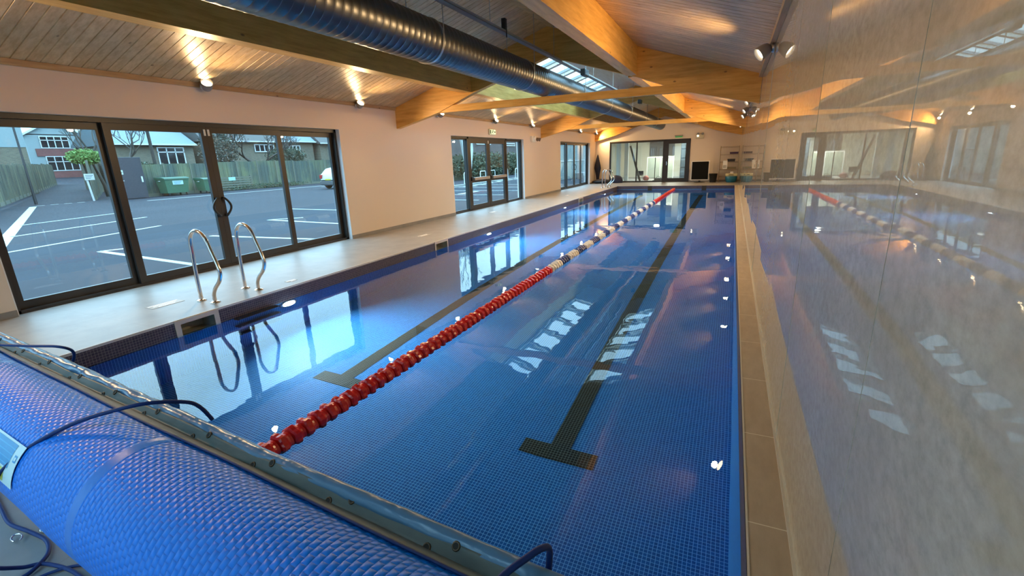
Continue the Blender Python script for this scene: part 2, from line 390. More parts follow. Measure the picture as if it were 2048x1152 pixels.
# walls
OPEN = [(-3.4, .9), (2.19, 7.42), (11.56, 16.66), (20.85, 25.80)]; ZT = 2.17  # first opening is out of view, added to let daylight in
XF = -7.24
wl = MB(); y = Y0
for a, b in OPEN:
    wl.box(XL-.30, XL, y, a, -.25, EAVE+.02); wl.box(XL-.30, XL, a, b, ZT, EAVE+.02); y = b
wl.box(XL-.30, XL, y, Y1, -.25, EAVE+.02)
struct(wl, 'wall_left', PLASTER)
rv = MB()
for a, b in OPEN:
    rv.box(XL-.28, XL-.002, a, a+.012, 0, ZT); rv.box(XL-.28, XL-.002, b-.012, b, 0, ZT)
struct(rv, 'trim_4', REVEAL)
sk = MB(); y = Y0
for a, b in OPEN+[(Y1, Y1)]:
    sk.box(XL, XL+.012, y, a, 0, .075); y = b
struct(sk, 'baseboard_left', DECK)
# far wall with an opening to the next room
FX0, FX1 = -6.28, -2.05
wf = MB()
wf.box(XL-.3, FX0, Y1, Y1+.2, -.25, 4.3); wf.box(FX1, XR+.2, Y1, Y1+.2, -.25, 4.3); wf.box(FX0, FX1, Y1, Y1+.2, 2.2, 4.3)
struct(wf, 'wall_far', PLASTER)
sk = MB(); sk.box(XL, FX0, Y1-.012, Y1, 0, .075); sk.box(FX1, XR, Y1-.012, Y1, 0, .075); struct(sk, 'baseboard_far', DECK)
BX0, BX1 = -6.4, -.6  # unseen rear opening, added so daylight falls on the cover roll
wb = MB(); wb.box(XL-.3, BX0, Y0-.2, Y0, -.25, 4.3); wb.box(BX1, XR+.2, Y0-.2, Y0, -.25, 4.3); wb.box(BX0, BX1, Y0-.2, Y0, 2.3, 4.3); struct(wb, 'wall_back', PLASTER)
q = MB(); q.box(BX0, BX1, Y0-.15, Y0-.07, 2.24, 2.3); q.box(BX0, BX1, Y0-.15, Y0-.07, 0, .06)
for i in range(5): q.box(BX0+(BX1-BX0-.07)*i/4, BX0+(BX1-BX0-.07)*i/4+.07, Y0-.15, Y0-.07, .06, 2.24)
bwn = q.build('added_daylight_window', FRAME); bwn['kind'] = 'structure'  # glazing added behind the camera to bring in cool daylight
q = MB(); q.add([(BX0, Y0-.11, .05), (BX1, Y0-.11, .05), (BX1, Y0-.11, 2.25), (BX0, Y0-.11, 2.25)], [(0, 1, 2, 3)]); q.build('pane', GLASS, bwn)
# glossy clad wall on the right: sheets 1.3 m wide, each a shade out of line with the next
wr = MB(); rnd = random.Random(3); y = -3.9; n = 0
tilts = [0, .0010, -.0016, .0022, -.0012, .0026, -.0022, .0014, .0020, -.0016]
seams = []
while y < Y1:
    y1 = min(y+1.3, Y1); tl = tilts[n % 10]*1.35; bow = .0005*(-1)**n; nb = 10; tw = (.0009, -.0012, .0006)[n % 3]
    zt = roof(XR)+.03
    vs = []; nz_ = 6
    for i in range(nb+1):
        u = i/nb
        for jz in range(nz_+1):
            w_ = jz/nz_
            x = XR+.004+(u-.5)*1.3*tl+bow*math.sin(math.pi*u)+tw*(u-.5)*(w_-.5)*2+.0008*math.sin(5*w_+n)*math.sin(math.pi*u)
            vs.append((x, y+(y1-y)*u, -.01+w_*(zt+.01)))
    fs = [(i*(nz_+1)+jz, (i+1)*(nz_+1)+jz, (i+1)*(nz_+1)+jz+1, i*(nz_+1)+jz+1) for i in range(nb) for jz in range(nz_)]
    wr.add(vs, fs, 0, True); seams.append(y1)
    if n: wr.add(last+vs[:nz_+1], [(jz, jz+nz_+1, jz+nz_+2, jz+1) for jz in range(nz_)], 0)
    last = vs[-(nz_+1):]; y = y1; n += 1
wr.add([(XR+.02, Y0, -.25), (XR+.02, Y1, -.25), (XR+.02, Y1, 3), (XR+.02, Y0, 3)], [(0, 1, 2, 3)], 1)
wr.box(XR+.021, XR+.3, Y0-.2, Y1+.2, -.25, 3.0, 1)
struct(wr, 'wall_right', [CLAD, PLASTER])

# ceiling boards: V-grooved pine running down the slope
def slope(mb, xa, xb, ya, yb, mi=0):
    pitch = .125; y = math.floor((ya)/pitch)*pitch; ys = [(ya, 0)]
    while y < yb:
        for d, dz in ((-.006, 0), (0, .011), (.006, 0)):
            if ya < y+d < yb: ys.append((y+d, dz))
        y += pitch
    ys.append((yb, 0)); vs = []
    for yy, dz in ys: vs += [(xa, yy, roof(xa)+dz), (xb, yy, roof(xb)+dz)]
    mb.add(vs, [(2*i, 2*i+1, 2*i+3, 2*i+2) for i in range(len(ys)-1)], mi)
c = MB(); XA, XB = -5.07, -1.875; YA, YB = 9.45, 18.36
slope(c, XL-.02, XA, Y0, Y1); slope(c, XB, XR+.02, Y0, Y1)
ZA0, ZB0 = -4.0, -.05  # extent of the rooflight added behind the camera
for a, b in ((Y0, ZA0), (ZB0, YA), (YB, Y1)): slope(c, XA, XC, a, b); slope(c, XC, XB, a, b)
# roof build-up over the boards
def top(mb, xa, xb, ya, yb):
    t0, t1 = .03, .22
    mb.prism([(xa, roof(xa)+t0), (xb, roof(xb)+t0), (xb, roof(xb)+t1), (xa, roof(xa)+t1)], 1, ya, yb, 1)
top(c, XL-.5, XA, Y0-.3, Y1+.3); top(c, XB, XR+.4, Y0-.3, Y1+.3)
for a, b in ((Y0-.3, ZA0), (ZB0, YA), (YB, Y1+.3)): top(c, XA, XC, a, b); top(c, XC, XB, a, b)
struct(c, 'ceiling', [BOARD, mat('roof covering', (.08, .08, .085), .8)])
t5 = MB(); t5.box(XL, XL+.03, Y0, Y1, EAVE-.06, EAVE+.005); struct(t5, 'trim_5', TRIMW)
t6 = MB(); t6.box(XR-.05, XR+.002, Y0, Y1, roof(XR)-.05, roof(XR)+.02); struct(t6, 'trim_6', TRIMW)

# rooflights: a row of panes low on each pitch beside the purlins, pale boards between them up to the ridge
def rooflight(nm, ya, yb, ye, NP):
    bd = MB(); KH = .14
    def board(xa, xb, y0_, y1_):
        bd.prism([(xa, roof(xa)), (xb, roof(xb)), (xb, roof(xb)+KH), (xa, roof(xa)+KH)], 1, y0_, y1_)
    HL, HR = (-5.03, -3.98), (-3.05, -1.915)
    board(XA, HL[0], ya, yb); board(HL[1], XC, ya, yb); board(XC, HR[0], ya, yb); board(HR[1], XB, ya, yb)
    pit = (ye-ya-.10)/NP; bw_ = .15; rows = []
    for H in (HL, HR):
        board(H[0], H[1], ya, ya+.10); board(H[0], H[1], ye, yb)
        for i in range(NP):
            a = ya+.10+pit*i; b = a+pit-bw_; rows.append((H, a, b)); 
            if i < NP-1 or True: board(H[0], H[1], b, a+pit)
    wd = struct(bd, nm, LINING)
    for H, a, b in rows:
        q = MB(); z0_, z1_ = roof(H[0])+KH-.03, roof(H[1])+KH-.03
        for (p_, q_) in (((H[0], z0_), (H[1], z1_)),):
            for y in (a, b): q.obox((p_[0], y, p_[1]), (q_[0], y, q_[1]), .05, .06)
            for x, z in (p_, q_): q.obox((x, a, z), (x, b, z), .05, .06)
        fr = q.build('sash', mat('pale grey rooflight bar', (.35, .37, .38), .5), wd)
        q = MB(); q.add([(H[0], a, z0_), (H[1], a, z1_), (H[1], b, z1_), (H[0], b, z0_)], [(0, 1, 2, 3)]); q.build('pane', GLASS, fr)
    return wd
rooflight('window_4', YA, YB, 16.7, 6)
rooflight('added_daylight_rooflight', ZA0, ZB0, ZB0-.1, 3)  # unseen rooflight added behind the camera to light the cover roll

# portal frames: haunched rafters with a tie, purlins either side of the ridge bay
WDT = .14
for i, y in enumerate(PORT):
    pf = empty('portal_frame', (0, y, 0), label=['glulam portal frame above and behind the camera', 'nearest full glulam portal frame with tie beam', 'middle glulam portal frame beyond the rooflight', 'glulam portal frame against the far wall'][i], cat='roof frame')
    for sx_ in (-1, 1):
        X = lambda x: x if sx_ < 0 else 2*XC-x
        xe = XL if sx_ < 0 else XL+(XRi-XR)
        poly = [(xe, 2.25+(xe-XL)*.235), (-5.93, 2.52), (-5.07, 2.84), (XC, 3.36), (XC, roof(XC)-.002), (xe, roof(xe)-.002)]
        MB().prism([(X(a), b) for a, b in poly], 1, -WDT/2, WDT/2).build('rafter', WOODX, pf)
    if i < 3:
        MB().box(-5.96, XC*2+5.96, -.05, .05, 2.515, 2.655, bev=.004).build('tie_beam', WOODX, pf)
    cr = MB(); cr.box(-.0, .0, 0, 0, 0, 0) if False else None
for sx_, nm in ((0, 'left'), (1, 'right')):
    x0, x1 = ((-5.29, -5.08) if sx_ == 0 else (-1.87, -1.69))
    for i in range(3):
        a, b = PORT[i]+WDT/2, PORT[i+1]-WDT/2
        if i == 0 and False: continue
        pr = MB(); pr.prism([(x0, 2.865), (x1, 2.865), (x1, roof(x1)-.002), (x0, roof(x0)-.002)], 1, a, b)
        o = pr.build('purlin', WOODY)
        tag(o, ['long glulam purlin on the %s of the duct in the nearest bay' % nm, 'glulam purlin on the %s of the rooflight' % nm, 'glulam purlin %s of the duct in the farthest bay' % nm][i], 'roof beam', 'glulam purlins beside the ridge')
pr = MB(); pr.prism([(-5.29, 2.865), (-5.08, 2.865), (-5.08, roof(-5.08)-.002), (-5.29, roof(-5.29)-.002)], 1, Y0, PORT[0]-WDT/2)
tag(pr.build('purlin', WOODY), 'short glulam purlin end left of the duct behind the camera', 'roof beam', 'glulam purlins beside the ridge')

# spiral duct
DX, DZ, DR = -3.5, 2.915, .25
prof = []; y = 0; L = 26.0-Y0
while y < L:
    prof += [(DR, y+.004), (DR, y+.088), (DR+.0022, y+.092), (DR+.0022, y+.101), (DR, y+.105)]; y += .105
dk = MB(); seg = 40; vs = []
for r, h in prof:
    for j in range(seg):
        th = 2*math.pi*j/seg; vs.append((r*math.cos(th), h+.105*j/seg, r*math.sin(th)))
dk.add(vs, [(i*seg+j, i*seg+j+1, (i+1)*seg+j+1, (i+1)*seg+j) for i in range(len(prof)-1) for j in range(seg-1)]+
       [(i*seg+seg-1, (i+5)*seg, (i+6)*seg, (i+1)*seg+seg-1) for i in range(len(prof)-6)], 0, True)
de = empty('air_duct', (DX, Y0, DZ), label='long round spiral metal ventilation duct under the ridge', cat='duct')
dk.build('duct_body', DUCTM, de)
MB().lathe([(DR, L-.01), (DR+.01, L+.05), (DR+.01, L+.10), (DR-.02, L+.13), (.02, L+.14)], (0, 0, 0), (0, 1, 0), 40).build('end_cap', DUCTM, de)
for yy in (2.4, 5.3, 8.2, 11.4, 14.2, 17.2, 20.3, 23.4):
    b = MB(); b.lathe([(DR+.009, yy-Y0-.02), (DR+.012, yy-Y0), (DR+.009, yy-Y0+.02)], (0, 0, 0), (0, 1, 0), 40)
    for sx_ in (-1, 1): b.tube([(sx_*.255, yy-Y0, 0), (sx_*.255, yy-Y0, roof(DX+sx_*.25)-DZ)], .006, 6)
    b.build('hanger', STEEL, de)
for yy in (9.0,):
    o = MB().box(0, .0, 0, 0, 0, 0) if False else None
# cable tray above the duct with black floodlights clipped on
tr = MB(); tr.box(-.045, .045, 0, 20.3, 0, .006); tr.box(-.045, -.040, 0, 20.3, 0, .035); tr.box(.040, .045, 0, 20.3, 0, .035)
te = empty('cable_tray', (-3.17, Y0, 3.255), label='straight metal cable tray running above the duct', cat='cable tray')
tr.build('tray', mat('pale tray metal', (.45, .42, .38), .45, metal=.4), te)
MB().tube([(0, 0, .02), (0, 20.3, .02)], .012, 8).build('cable', BLACK, te)
for yy in (1.5, 4.5, 7.6, 10.6, 13.2, 16.0):
    MB().tube([(0, yy, 0), (0, yy, roof(-3.17)-3.255)], .005, 6).build('hanger', STEEL, te)
def black_flood(y, lab):
    e_ = empty('floodlight', (-3.12, y, 3.255), label=lab, cat='floodlight', group='black floodlights on the cable tray')
    MB().box(.03, .13, -.16, .16, -.10, .03, bev=.012).build('housing', BLACK, e_)
    MB().box(.00, .03, -.05, .05, -.03, .02).build('bracket', STEEL, e_)
    MB().box(.131, .134, -.13, .13, -.08, .01).build('lens', mat('dark lens', (.05, .05, .06), .1), e_)
black_flood(10.6, 'black floodlight on the cable tray just beyond the nearest portal frame')
black_flood(17.4, 'black floodlight on the cable tray at the far end of the rooflight')
e_ = empty('junction_box', (-3.17, 6.85, 3.295), label='small black box standing on the cable tray in the near bay', cat='junction box')
MB().box(-.03, .03, -.035, .035, -.0, .16, bev=.006).build('box', BLACK, e_)
MB().tube([(.048, -.03, .0), (.048, -.03, -.10)], .008, 8).build('stem', BLACK, e_)

# wall spotlights
LENS = mat('lit lamp lens', (1, .9, .7), .3, emit=(1, .78, .48), est=10)
def spot_fixture(up):
    e_ = empty('wall_spotlight')
    MB().lathe([(.05, 0), (.05, .018), (.035, .028)], (0, 0, 0), (1, 0, 0), 20).build('base_plate', STEEL, e_)
    MB().tube([(.02, 0, 0), (.075, 0, 0), (.095, 0, -.012)], .010, 8).build('arm', BLACK, e_)
    ax = Vector((.74, -.36, .57) if up else (.74, -.30, -.55)).normalized(); o_ = Vector((.085, 0, -.01))
    MB().lathe([(.03, -.055), (.055, -.035), (.068, .0), (.078, .060), (.080, .095), (.073, .095), (.068, .052), (.01, .050)], o_, ax, 24).build('lamp_head', mat('grey lamp housing', (.25, .25, .26), .4), e_)
    MB().lathe([(.064, .053), (.056, .062), (.03, .068)], o_, ax, 24).build('lens', LENS, e_)
    return e_
LSP = [1.7, 4.80, 7.95, 10.95, 14.15, 17.25, 20.4, 23.55, 26.6]
RSP = [6.5, 9.8, 12.55, 15.3, 17.6, 21.3, 24.2]
protoL = spot_fixture(True); protoR = spot_fixture(False)
places = ['over the near end of the wide sliding door', 'over the middle of the wide sliding door', 'between the wide sliding door and the nearest portal frame', 'just beyond the nearest portal frame', 'over the double exit door', 'over the twin emergency lamps', 'just beyond the middle portal frame', 'over the far sliding door', 'in the corner above the hanging navy cover']
placesR = ['large in view at the ceiling edge', 'hidden behind the nearest portal frame', 'in the middle bay, nearest', 'in the middle bay, second', 'at the middle portal frame', 'in the far bay', 'nearest the wire shelf rack']
for side, ys in ((0, LSP), (1, RSP)):
    for i, y in enumerate(ys):
        pr_ = protoR if side else protoL; e_ = pr_ if i == 0 else copy_tree(pr_)
        e_.location = (XL+.031, y, 2.655) if side == 0 else (XR-.004, y, 2.60)
        e_.rotation_euler = (0, 0, 0) if side == 0 else (0, 0, 0)
        if side: e_.scale = (-1, 1, 1)
        tag(e_, ('lit spotlight on the window wall ' + places[i]) if side == 0 else ('lit spotlight on the glossy clad wall ' + placesR[i]), 'spotlight', 'spotlights along the window wall' if side == 0 else 'spotlights along the clad wall')
        sgn = 1 if side == 0 else -1
        lo = light('lamp', 'SPOT', ((XL if side == 0 else XR)+sgn*.22, y-.04, 2.54), LAMP_W, WARM, None, shadow_soft_size=.045, spot_size=R(168), spot_blend=.9)
        lo.rotation_euler = Vector((sgn*.9, -.05, -.45)).to_track_quat('-Z', 'Y').to_euler()
# ------------------------------------------------------------------ left wall glazing
def pane_leaf(parent, y0, y1, z0, z1, x, st=.07, midrail=None, dep=.05, name='sash', gm=None):
    """one glazed leaf in the plane x, frame then pane as sub-part"""
    q = MB(); h = dep/2
    q.box(x-h, x+h, y0, y0+st, z0, z1); q.box(x-h, x+h, y1-st, y1, z0, z1); q.box(x-h, x+h, y0+st, y1-st, z0, z0+st*1.1); q.box(x-h, x+h, y0+st, y1-st, z1-st, z1)
    if midrail: q.box(x-h, x+h, y0+st, y1-st, midrail-.05, midrail+.05)
    fr = q.build(name, FRAME, parent)
    q = MB(); q.add([(x, y0+st, z0+st), (x, y1-st, z0+st), (x, y1-st, z1-st), (x, y0+st, z1-st)], [(0, 1, 2, 3)])
    q.build('pane', gm or GLASS, fr)
    return fr
def outer_frame(a, b, name, zt=ZT):
    q = MB(); x0, x1 = XF-.07, XF+.07
    q.box(x0, x1, a, a+.05, 0, zt); q.box(x0, x1, b-.05, b, 0, zt); q.box(x0, x1, a, b, zt-.06, zt); q.box(x0, x1, a, b, 0, .035)
    o = q.build(name, FRAME); o['kind'] = 'structure'; return o
# 1: four-panel slider
a, b = OPEN[1]; d1 = outer_frame(a+.012, b-.012, 'door_1')
Wd = (b-a-.1)/4
for i in range(4):
    xx = XF-.03 if i in (0, 3) else XF+.03
    lf = pane_leaf(d1, a+.05+Wd*i-(.03 if i == 1 else 0)+(.002 if i == 2 else 0), a+.05+Wd*(i+1)+(.03 if i == 2 else 0), .035, ZT-.06, xx, .085, name='sliding_panel')
ym = (a+b)/2
for s_ in (-1, 1):
    q = MB(); pts = [(XF+.075+0*t_, ym+s_*(.055+.085*math.sin(math.pi*t_/12)), .80+.27*t_/12) for t_ in range(13)]
    pts = [(XF+.06, ym+s_*.055, .80)]+[(XF+.10, p_[1], p_[2]) for p_ in pts]+[(XF+.06, ym+s_*.055, 1.07)]
    q.tube(pts, .017, 10); q.build('door_handle', BLACK, d1)
q = MB(); q.box(XF+.056, XF+.066, ym-.045, ym-.015, 1.985, 2.075); q.box(XF+.056, XF+.066, ym+.015, ym+.045, 1.985, 2.075); q.build('alarm_contact', WHITE, d1)
# 2: double exit door between sidelights
a, b = OPEN[2]; d2 = outer_frame(a+.012, b-.012, 'door_2')
pane_leaf(d2, a+.06, 12.62, .035, ZT-.06, XF, .03, name='sidelight'); pane_leaf(d2, 15.33, b-.06, .035, ZT-.06, XF, .03, name='sidelight')
q = MB(); q.box(XF-.07, XF+.07, 12.60, 12.70, 0, ZT); q.box(XF-.07, XF+.07, 15.25, 15.35, 0, ZT); q.build('post', FRAME, d2)
for y0_, y1_ in ((12.70, 13.97), (13.98, 15.25)):
    lf = pane_leaf(d2, y0_, y1_, .02, ZT-.06, XF+.03, .12, midrail=.88, name='door_leaf')
    q = MB(); q.box(XF+.085, XF+.14, y0_+.16, y1_-.10, .90, .985, bev=.008); q.build('push_bar', mat('silver push bar', (.62, .58, .54), .3, metal=.6), lf)
    q = MB(); q.box(XF+.055, XF+.10, y0_+.04, y0_+.15, .885, 1.0, bev=.006); q.box(XF+.055, XF+.10, y1_-.09, y1_-.02, .885, 1.0, bev=.006); q.build('push_bar_bracket', BLACK, lf)
q = MB(); q.box(XF+.057, XF+.068, 13.955, 13.995, 1.99, 2.08); q.build('alarm_contact', WHITE, d2)
# 3: far slider
a, b = OPEN[3]; d3 = outer_frame(a+.012, b-.012, 'door_3'); Wd = (b-a-.1)/4
for i in range(4):
    xx = XF-.03 if i in (0, 3) else XF+.03
    pane_leaf(d3, a+.05+Wd*i, a+.05+Wd*(i+1), .035, ZT-.06, xx, .075, name='sliding_panel')
ym = (a+b)/2
for s_ in (-1, 1):
    q = MB(); q.tube([(XF+.06, ym+s_*.055, .85)]+[(XF+.10, ym+s_*(.055+.09*math.sin(math.pi*t_/10)), .85+.25*t_/10) for t_ in range(11)]+[(XF+.06, ym+s_*.055, 1.10)], .012, 8); q.build('door_handle', BLACK, d3)

a, b = OPEN[0]; d5 = outer_frame(a+.012, b-.012, 'added_daylight_door')  # unseen glazed door, added as a daylight source for the cover roll
for i in range(3): pane_leaf(d5, a+.05+(b-a-.1)/3*i, a+.05+(b-a-.1)/3*(i+1), .035, ZT-.06, XF, .075, name='sliding_panel')
# far glazing
def ypane(parent, x0, x1, z0, z1, y, st, name, dep=.06):
    q = MB(); q.box(x0, x0+st, y, y+dep, z0, z1); q.box(x1-st, x1, y, y+dep, z0, z1); q.box(x0+st, x1-st, y, y+dep, z0, z0+st); q.box(x0+st, x1-st, y, y+dep, z1-st, z1)
    fr = q.build(name, FRAME, parent); q = MB(); q.add([(x0+st, y+dep/2, z0+st), (x1-st, y+dep/2, z0+st), (x1-st, y+dep/2, z1-st), (x0+st, y+dep/2, z1-st)], [(0, 1, 2, 3)]); q.build('pane', GLASS_G, fr); return fr
q = MB(); q.box(FX0, FX0+.05, Y1-.02, Y1+.08, 0, 2.2); q.box(FX1-.05, FX1, Y1-.02, Y1+.08, 0, 2.2); q.box(FX0, FX1, Y1-.02, Y1+.08, 2.14, 2.2); q.box(FX0, FX1, Y1-.02, Y1+.08, 0, .03); q.box(-3.38, -3.30, Y1-.02, Y1+.08, 0, 2.2)
d4 = q.build('door_4', FRAME); d4['kind'] = 'structure'
ypane(d4, FX0+.05, -4.78, .03, 2.14, Y1+.0, .04, 'fixed_panel'); ypane(d4, -4.80, -3.38, .03, 2.14, Y1+.0, .04, 'fixed_panel')
lf = ypane(d4, -3.30, -2.10, .03, 2.14, Y1-.02, .17, 'door_leaf')
q = MB(); q.tube([(-3.21, Y1-.03, .98), (-3.21, Y1-.09, .98), (-3.11, Y1-.09, .98)], .011, 8); q.box(-3.225, -3.195, Y1-.035, Y1-.02, .88, 1.06); q.build('door_handle', CHROME, lf)

# ------------------------------------------------------------------ room beyond the far glazing
CRM = mat('cream partition paint', (.74, .72, .62), .7)
nr = MB(); nr.box(-7.4, .4, Y1+.2, 33.2, -.25, -.001); struct(nr, 'floor_next_room', mat('grey vinyl floor', (.32, .31, .30), .5))
nr = MB(); nr.box(-7.4, .4, 33.2, 33.4, 0, 2.6); nr.box(.3, .5, Y1+.2, 33.4, 0, 2.6); struct(nr, 'wall_next_room', CRM)
nr = MB(); nr.box(-7.6, -7.4, 29.6, 33.4, -.1, 2.6); nr.box(-7.6, -7.4, Y1+.2, 29.6, 2.3, 2.6); struct(nr, 'wall_next_room_side', CRM)
nr = MB(); nr.box(-7.6, .5, Y1+.2, 33.4, 2.6, 2.7); struct(nr, 'ceiling_next_room', mat('white ceiling', (.75, .75, .72), .8))
e_ = empty('ceiling_light', (-3.6, 30.2, 2.6), label='square lit ceiling panel in the room beyond the far glazing', cat='ceiling light')
MB().box(-.6, .6, -.6, .6, -.03, -.001).build('frame', WHITE, e_)
MB().box(-.56, .56, -.56, .56, -.034, -.03).build('diffuser', mat('lit panel', (1, 1, .95), .5, emit=(1, .97, .86), est=2.5), e_)
light('panel_lamp', 'AREA', (0, 0, -.06), 75, (1, .96, .85), e_, size=1.1)
for i, x in enumerate((-6.05, -5.62)):
    o = MB().box(x-.11, x+.11, 28.2+.15*i, 28.42+.15*i, 0, 2.6, bev=.01).build('column', mat('blue white post paint', (.62, .70, .74), .5)); tag(o, ['white square post nearer the window side in the next room', 'white square post beside the leaning plank in the next room'][i], 'column')
o = MB().obox((-5.42, 28.5, 1.97), (-4.80, 28.35, .0), .05, .11).build('plank', mat('dark timber', (.09, .07, .045), .6)); tag(o, 'dark timber plank leaning in the next room', 'plank')
e_ = empty('pinboard', (-4.26, 33.15, 1.55), label='grey double noticeboard on the cream wall of the next room', cat='noticeboard')
MB().box(-.78, .78, 0, .04, -.22+.03, .80, bev=.004).build('frame', mat('grey board edge', (.18, .17, .165), .6), e_)
q = MB(); q.box(-.75, -.01, -.006, 0, -.16, .77); q.box(.01, .75, -.006, 0, -.16, .77); q.build('panel', mat('grey felt', (.20, .185, .18), .9), e_)
e_ = empty('low_screen', (-4.05, 31.0, 0), label='pale glass low screen with door in the next room', cat='glass screen')
q = MB(); q.box(-.8, .8, 0, .04, 1.24, 1.30); q.box(-.8, -.76, 0, .04, 0, 1.24); q.box(.76, .8, 0, .04, 0, 1.24); q.box(-.02, .02, 0, .04, 0, 1.24); q.build('rail', WHITE, e_)
q = MB(); q.box(-.76, -.02, .01, .03, .05, 1.22); q.box(.02, .76, .01, .03, .05, 1.22); q.build('panel', mat('pale green panel', (.42, .46, .39), .3), e_)
e_ = empty('dark_cabinet', (-2.45, 31.2, 0), label='tall dark glazed cabinet behind the far glass door', cat='cabinet')
q = MB(); q.box(-.45, .65, 0, .5, 0, 2.3, bev=.01); q.build('body', mat('dark blue grey laminate', (.05, .065, .08), .4), e_)
for i in range(4): MB().box(-.40, .60, -.02, 0, .12+.54*i, .60+.54*i, bev=.005).build('door', mat('blue grey laminate', (.10, .13, .155), .3), e_)
o = MB().tube([(-4.02, 28.6, 0), (-4.02, 28.6, 1.3)], .02, 10).lathe([(.13, 0), (.12, .02), (.02, .03)], (-4.02, 28.6, 0), (0, 0, 1), 16).build('stand_pole', FRAME); tag(o, 'dark upright pole on a round foot behind the far glazing', 'stand')
e_ = empty('swivel_chair', (-4.85, 28.6, 0), label='small black chair behind the far glazing mullion', cat='chair')
MB().box(-.17, .17, -.17, .17, .30, .36, bev=.02).build('seat', BLACK, e_); MB().box(-.17, .17, .14, .18, .36, .55, bev=.015).build('backrest', BLACK, e_)
for s1 in (-1, 1):
    for s2 in (-1, 1): MB().tube([(s1*.13, s2*.13, .30), (s1*.16, s2*.16, 0)], .012, 6).build('leg', STEEL, e_)
e_ = empty('folded_mat', (-4.55, 28.9, 0), label='pink folded bundle on the floor of the next room', cat='bundle')
MB().lathe([(.10, 0), (.17, .06), (.17, .16), (.10, .26), (.02, .28)], (0, 0, 0), (0, 0, 1), 14).build('cloth', mat('pink cloth', (.62, .26, .24), .8), e_)
e_ = empty('tool_bag', (-3.72, 27.9, 0), label='grey tool bag on the floor behind the far glazing', cat='bag')
MB().box(-.22, .20, -.1, .1, 0, .17, bev=.04).build('body', mat('grey canvas', (.12, .11, .11), .8), e_)
MB().tube([(-.12, 0, .16), (-.06, 0, .26), (.06, 0, .26), (.12, 0, .16)], .012, 6).build('handle', BLACK, e_)

# ------------------------------------------------------------------ things at the far end
# monitor standing on the floor
e_ = empty('monitor', (-1.47, 26.35, 0), label='large black screen with silver bezel standing on the far poolside', cat='monitor')
MB().box(-.43, .43, -.03, .03, .10, 1.06, bev=.012).build('bezel', mat('silver bezel', (.75, .74, .74), .3), e_)
MB().box(-.395, .395, -.036, -.03, .145, 1.025).build('screen', mat('dark screen', (.004, .004, .004), .6, spec=.15), e_)
MB().box(-.05, .05, -.02, .03, .02, .12, bev=.01).build('neck', BLACK, e_)
MB().lathe([(.28, 0), (.27, .012), (.06, .03)], (0, 0, 0), (0, 0, 1), 28).build('stand', BLACK, e_)
e_ = empty('waste_bin', (-.83, 26.2, 0), label='black tapered bin between the screen and the shelf rack', cat='bin')
MB().lathe([(.15, 0), (.19, .40), (.205, .405), (.205, .43), (.18, .43), (.15, .02)], (0, 0, 0), (0, 0, 1), 26).build('body', BLACK, e_)
MB().tube([(.2*math.cos(t_/8*math.pi), .2*math.sin(t_/8*math.pi)-.0, .40-.12*math.sin(t_/8*math.pi)) for t_ in range(9)], .006, 6).build('handle', STEEL, e_)
# wire shelving
e_ = empty('shelf_rack', (-.14, 26.45, 0), label='tall wire shelf rack against the far wall beside the clad wall', cat='shelving')
WIRE = mat('tarnished wire', (.33, .25, .17), .4, metal=.7)
for sx_ in (-.44, .40):
    for sy in (-.25, .25): MB().tube([(sx_, sy, 0), (sx_, sy, 1.74)], .013, 8).build('post', WIRE, e_)
for z in (.28, .62, .98, 1.34, 1.70):
    q = MB()
    for sy in (-.25, .25): q.tube([(-.44, sy, z), (.40, sy, z)], .007, 6); q.tube([(-.44, sy, z-.035), (.40, sy, z-.035)], .005, 6)
    for sx_ in (-.44, .40): q.tube([(sx_, -.25, z), (sx_, .25, z)], .007, 6)
    for i in range(9): q.tube([(-.40+.095*i, -.25, z+.004), (-.40+.095*i, .25, z+.004)], .0028, 5)
    q.build('shelf', WIRE, e_)
def ytray(x, z, w_, col, lab, nm='tray', h=.10):
    e_ = empty(nm, (x, 26.35, z), label=lab, cat='tray')
    MB().prism([(-w_/2+.02, .008), (w_/2-.02, .008), (w_/2, h), (w_/2-.012, h), (w_/2-.03, .02), (-w_/2+.03, .02), (-w_/2+.012, h), (-w_/2, h)], 1, -.14, .14).box(-w_/2+.01, w_/2-.01, -.142, -.13, .01, h).box(-w_/2+.01, w_/2-.01, .13, .142, .01, h).build('body', mat(nm+str(col[0]), col, .5), e_)
    q = MB(); q.box(-w_/2, w_/2, -.145, -.13, h-.012, h+.004); q.box(-w_/2, w_/2, .13, .145, h-.012, h+.004); q.build('rim', mat(nm+str(col[0]), col, .5), e_)
ytray(.04, 1.343, .40, (.05, .02, .05), 'dark purple tray on the second shelf from the top of the wire rack')
ytray(-.06, .983, .36, (.018, .016, .02), 'black tray on the middle shelf of the wire rack', h=.13)
ytray(-.02, .623, .42, (.20, .17, .10), 'olive brown tray on the fourth shelf down of the wire rack')
e_ = empty('notice_card', (-.44, 26.18, .62), label='white card with small dark print propped on the wire rack', cat='notice')
MB().box(-.005+.02, .22, 0, .006, .02, .42).build('card', WHITE, e_)
q = MB(); [q.box(.04+.05*i, .075+.05*i, -.002, 0, .08+.045*j2, .11+.045*j2) for i in range(3) for j2 in range(3)]; q.build('print', mat('dark print', (.08, .08, .08), .7), e_)
e_ = empty('storage_tub', (.0, 26.15, 0), label='blue tub with cream lid on the floor under the wire rack', cat='tub')
MB().lathe([(.20, 0), (.26, .10), (.27, .26), (.25, .30)], (0, 0, 0), (0, 0, 1), 28).build('body', mat('teal blue plastic', (.01, .16, .27), .35), e_)
MB().box(-.27, .27, -.2, .2, .30, .42, bev=.03).build('lid', mat('cream plastic', (.66, .60, .36), .45), e_)
MB().box(-.12, .10, -.21, -.20, .345, .375).build('slot', BLACK, e_)
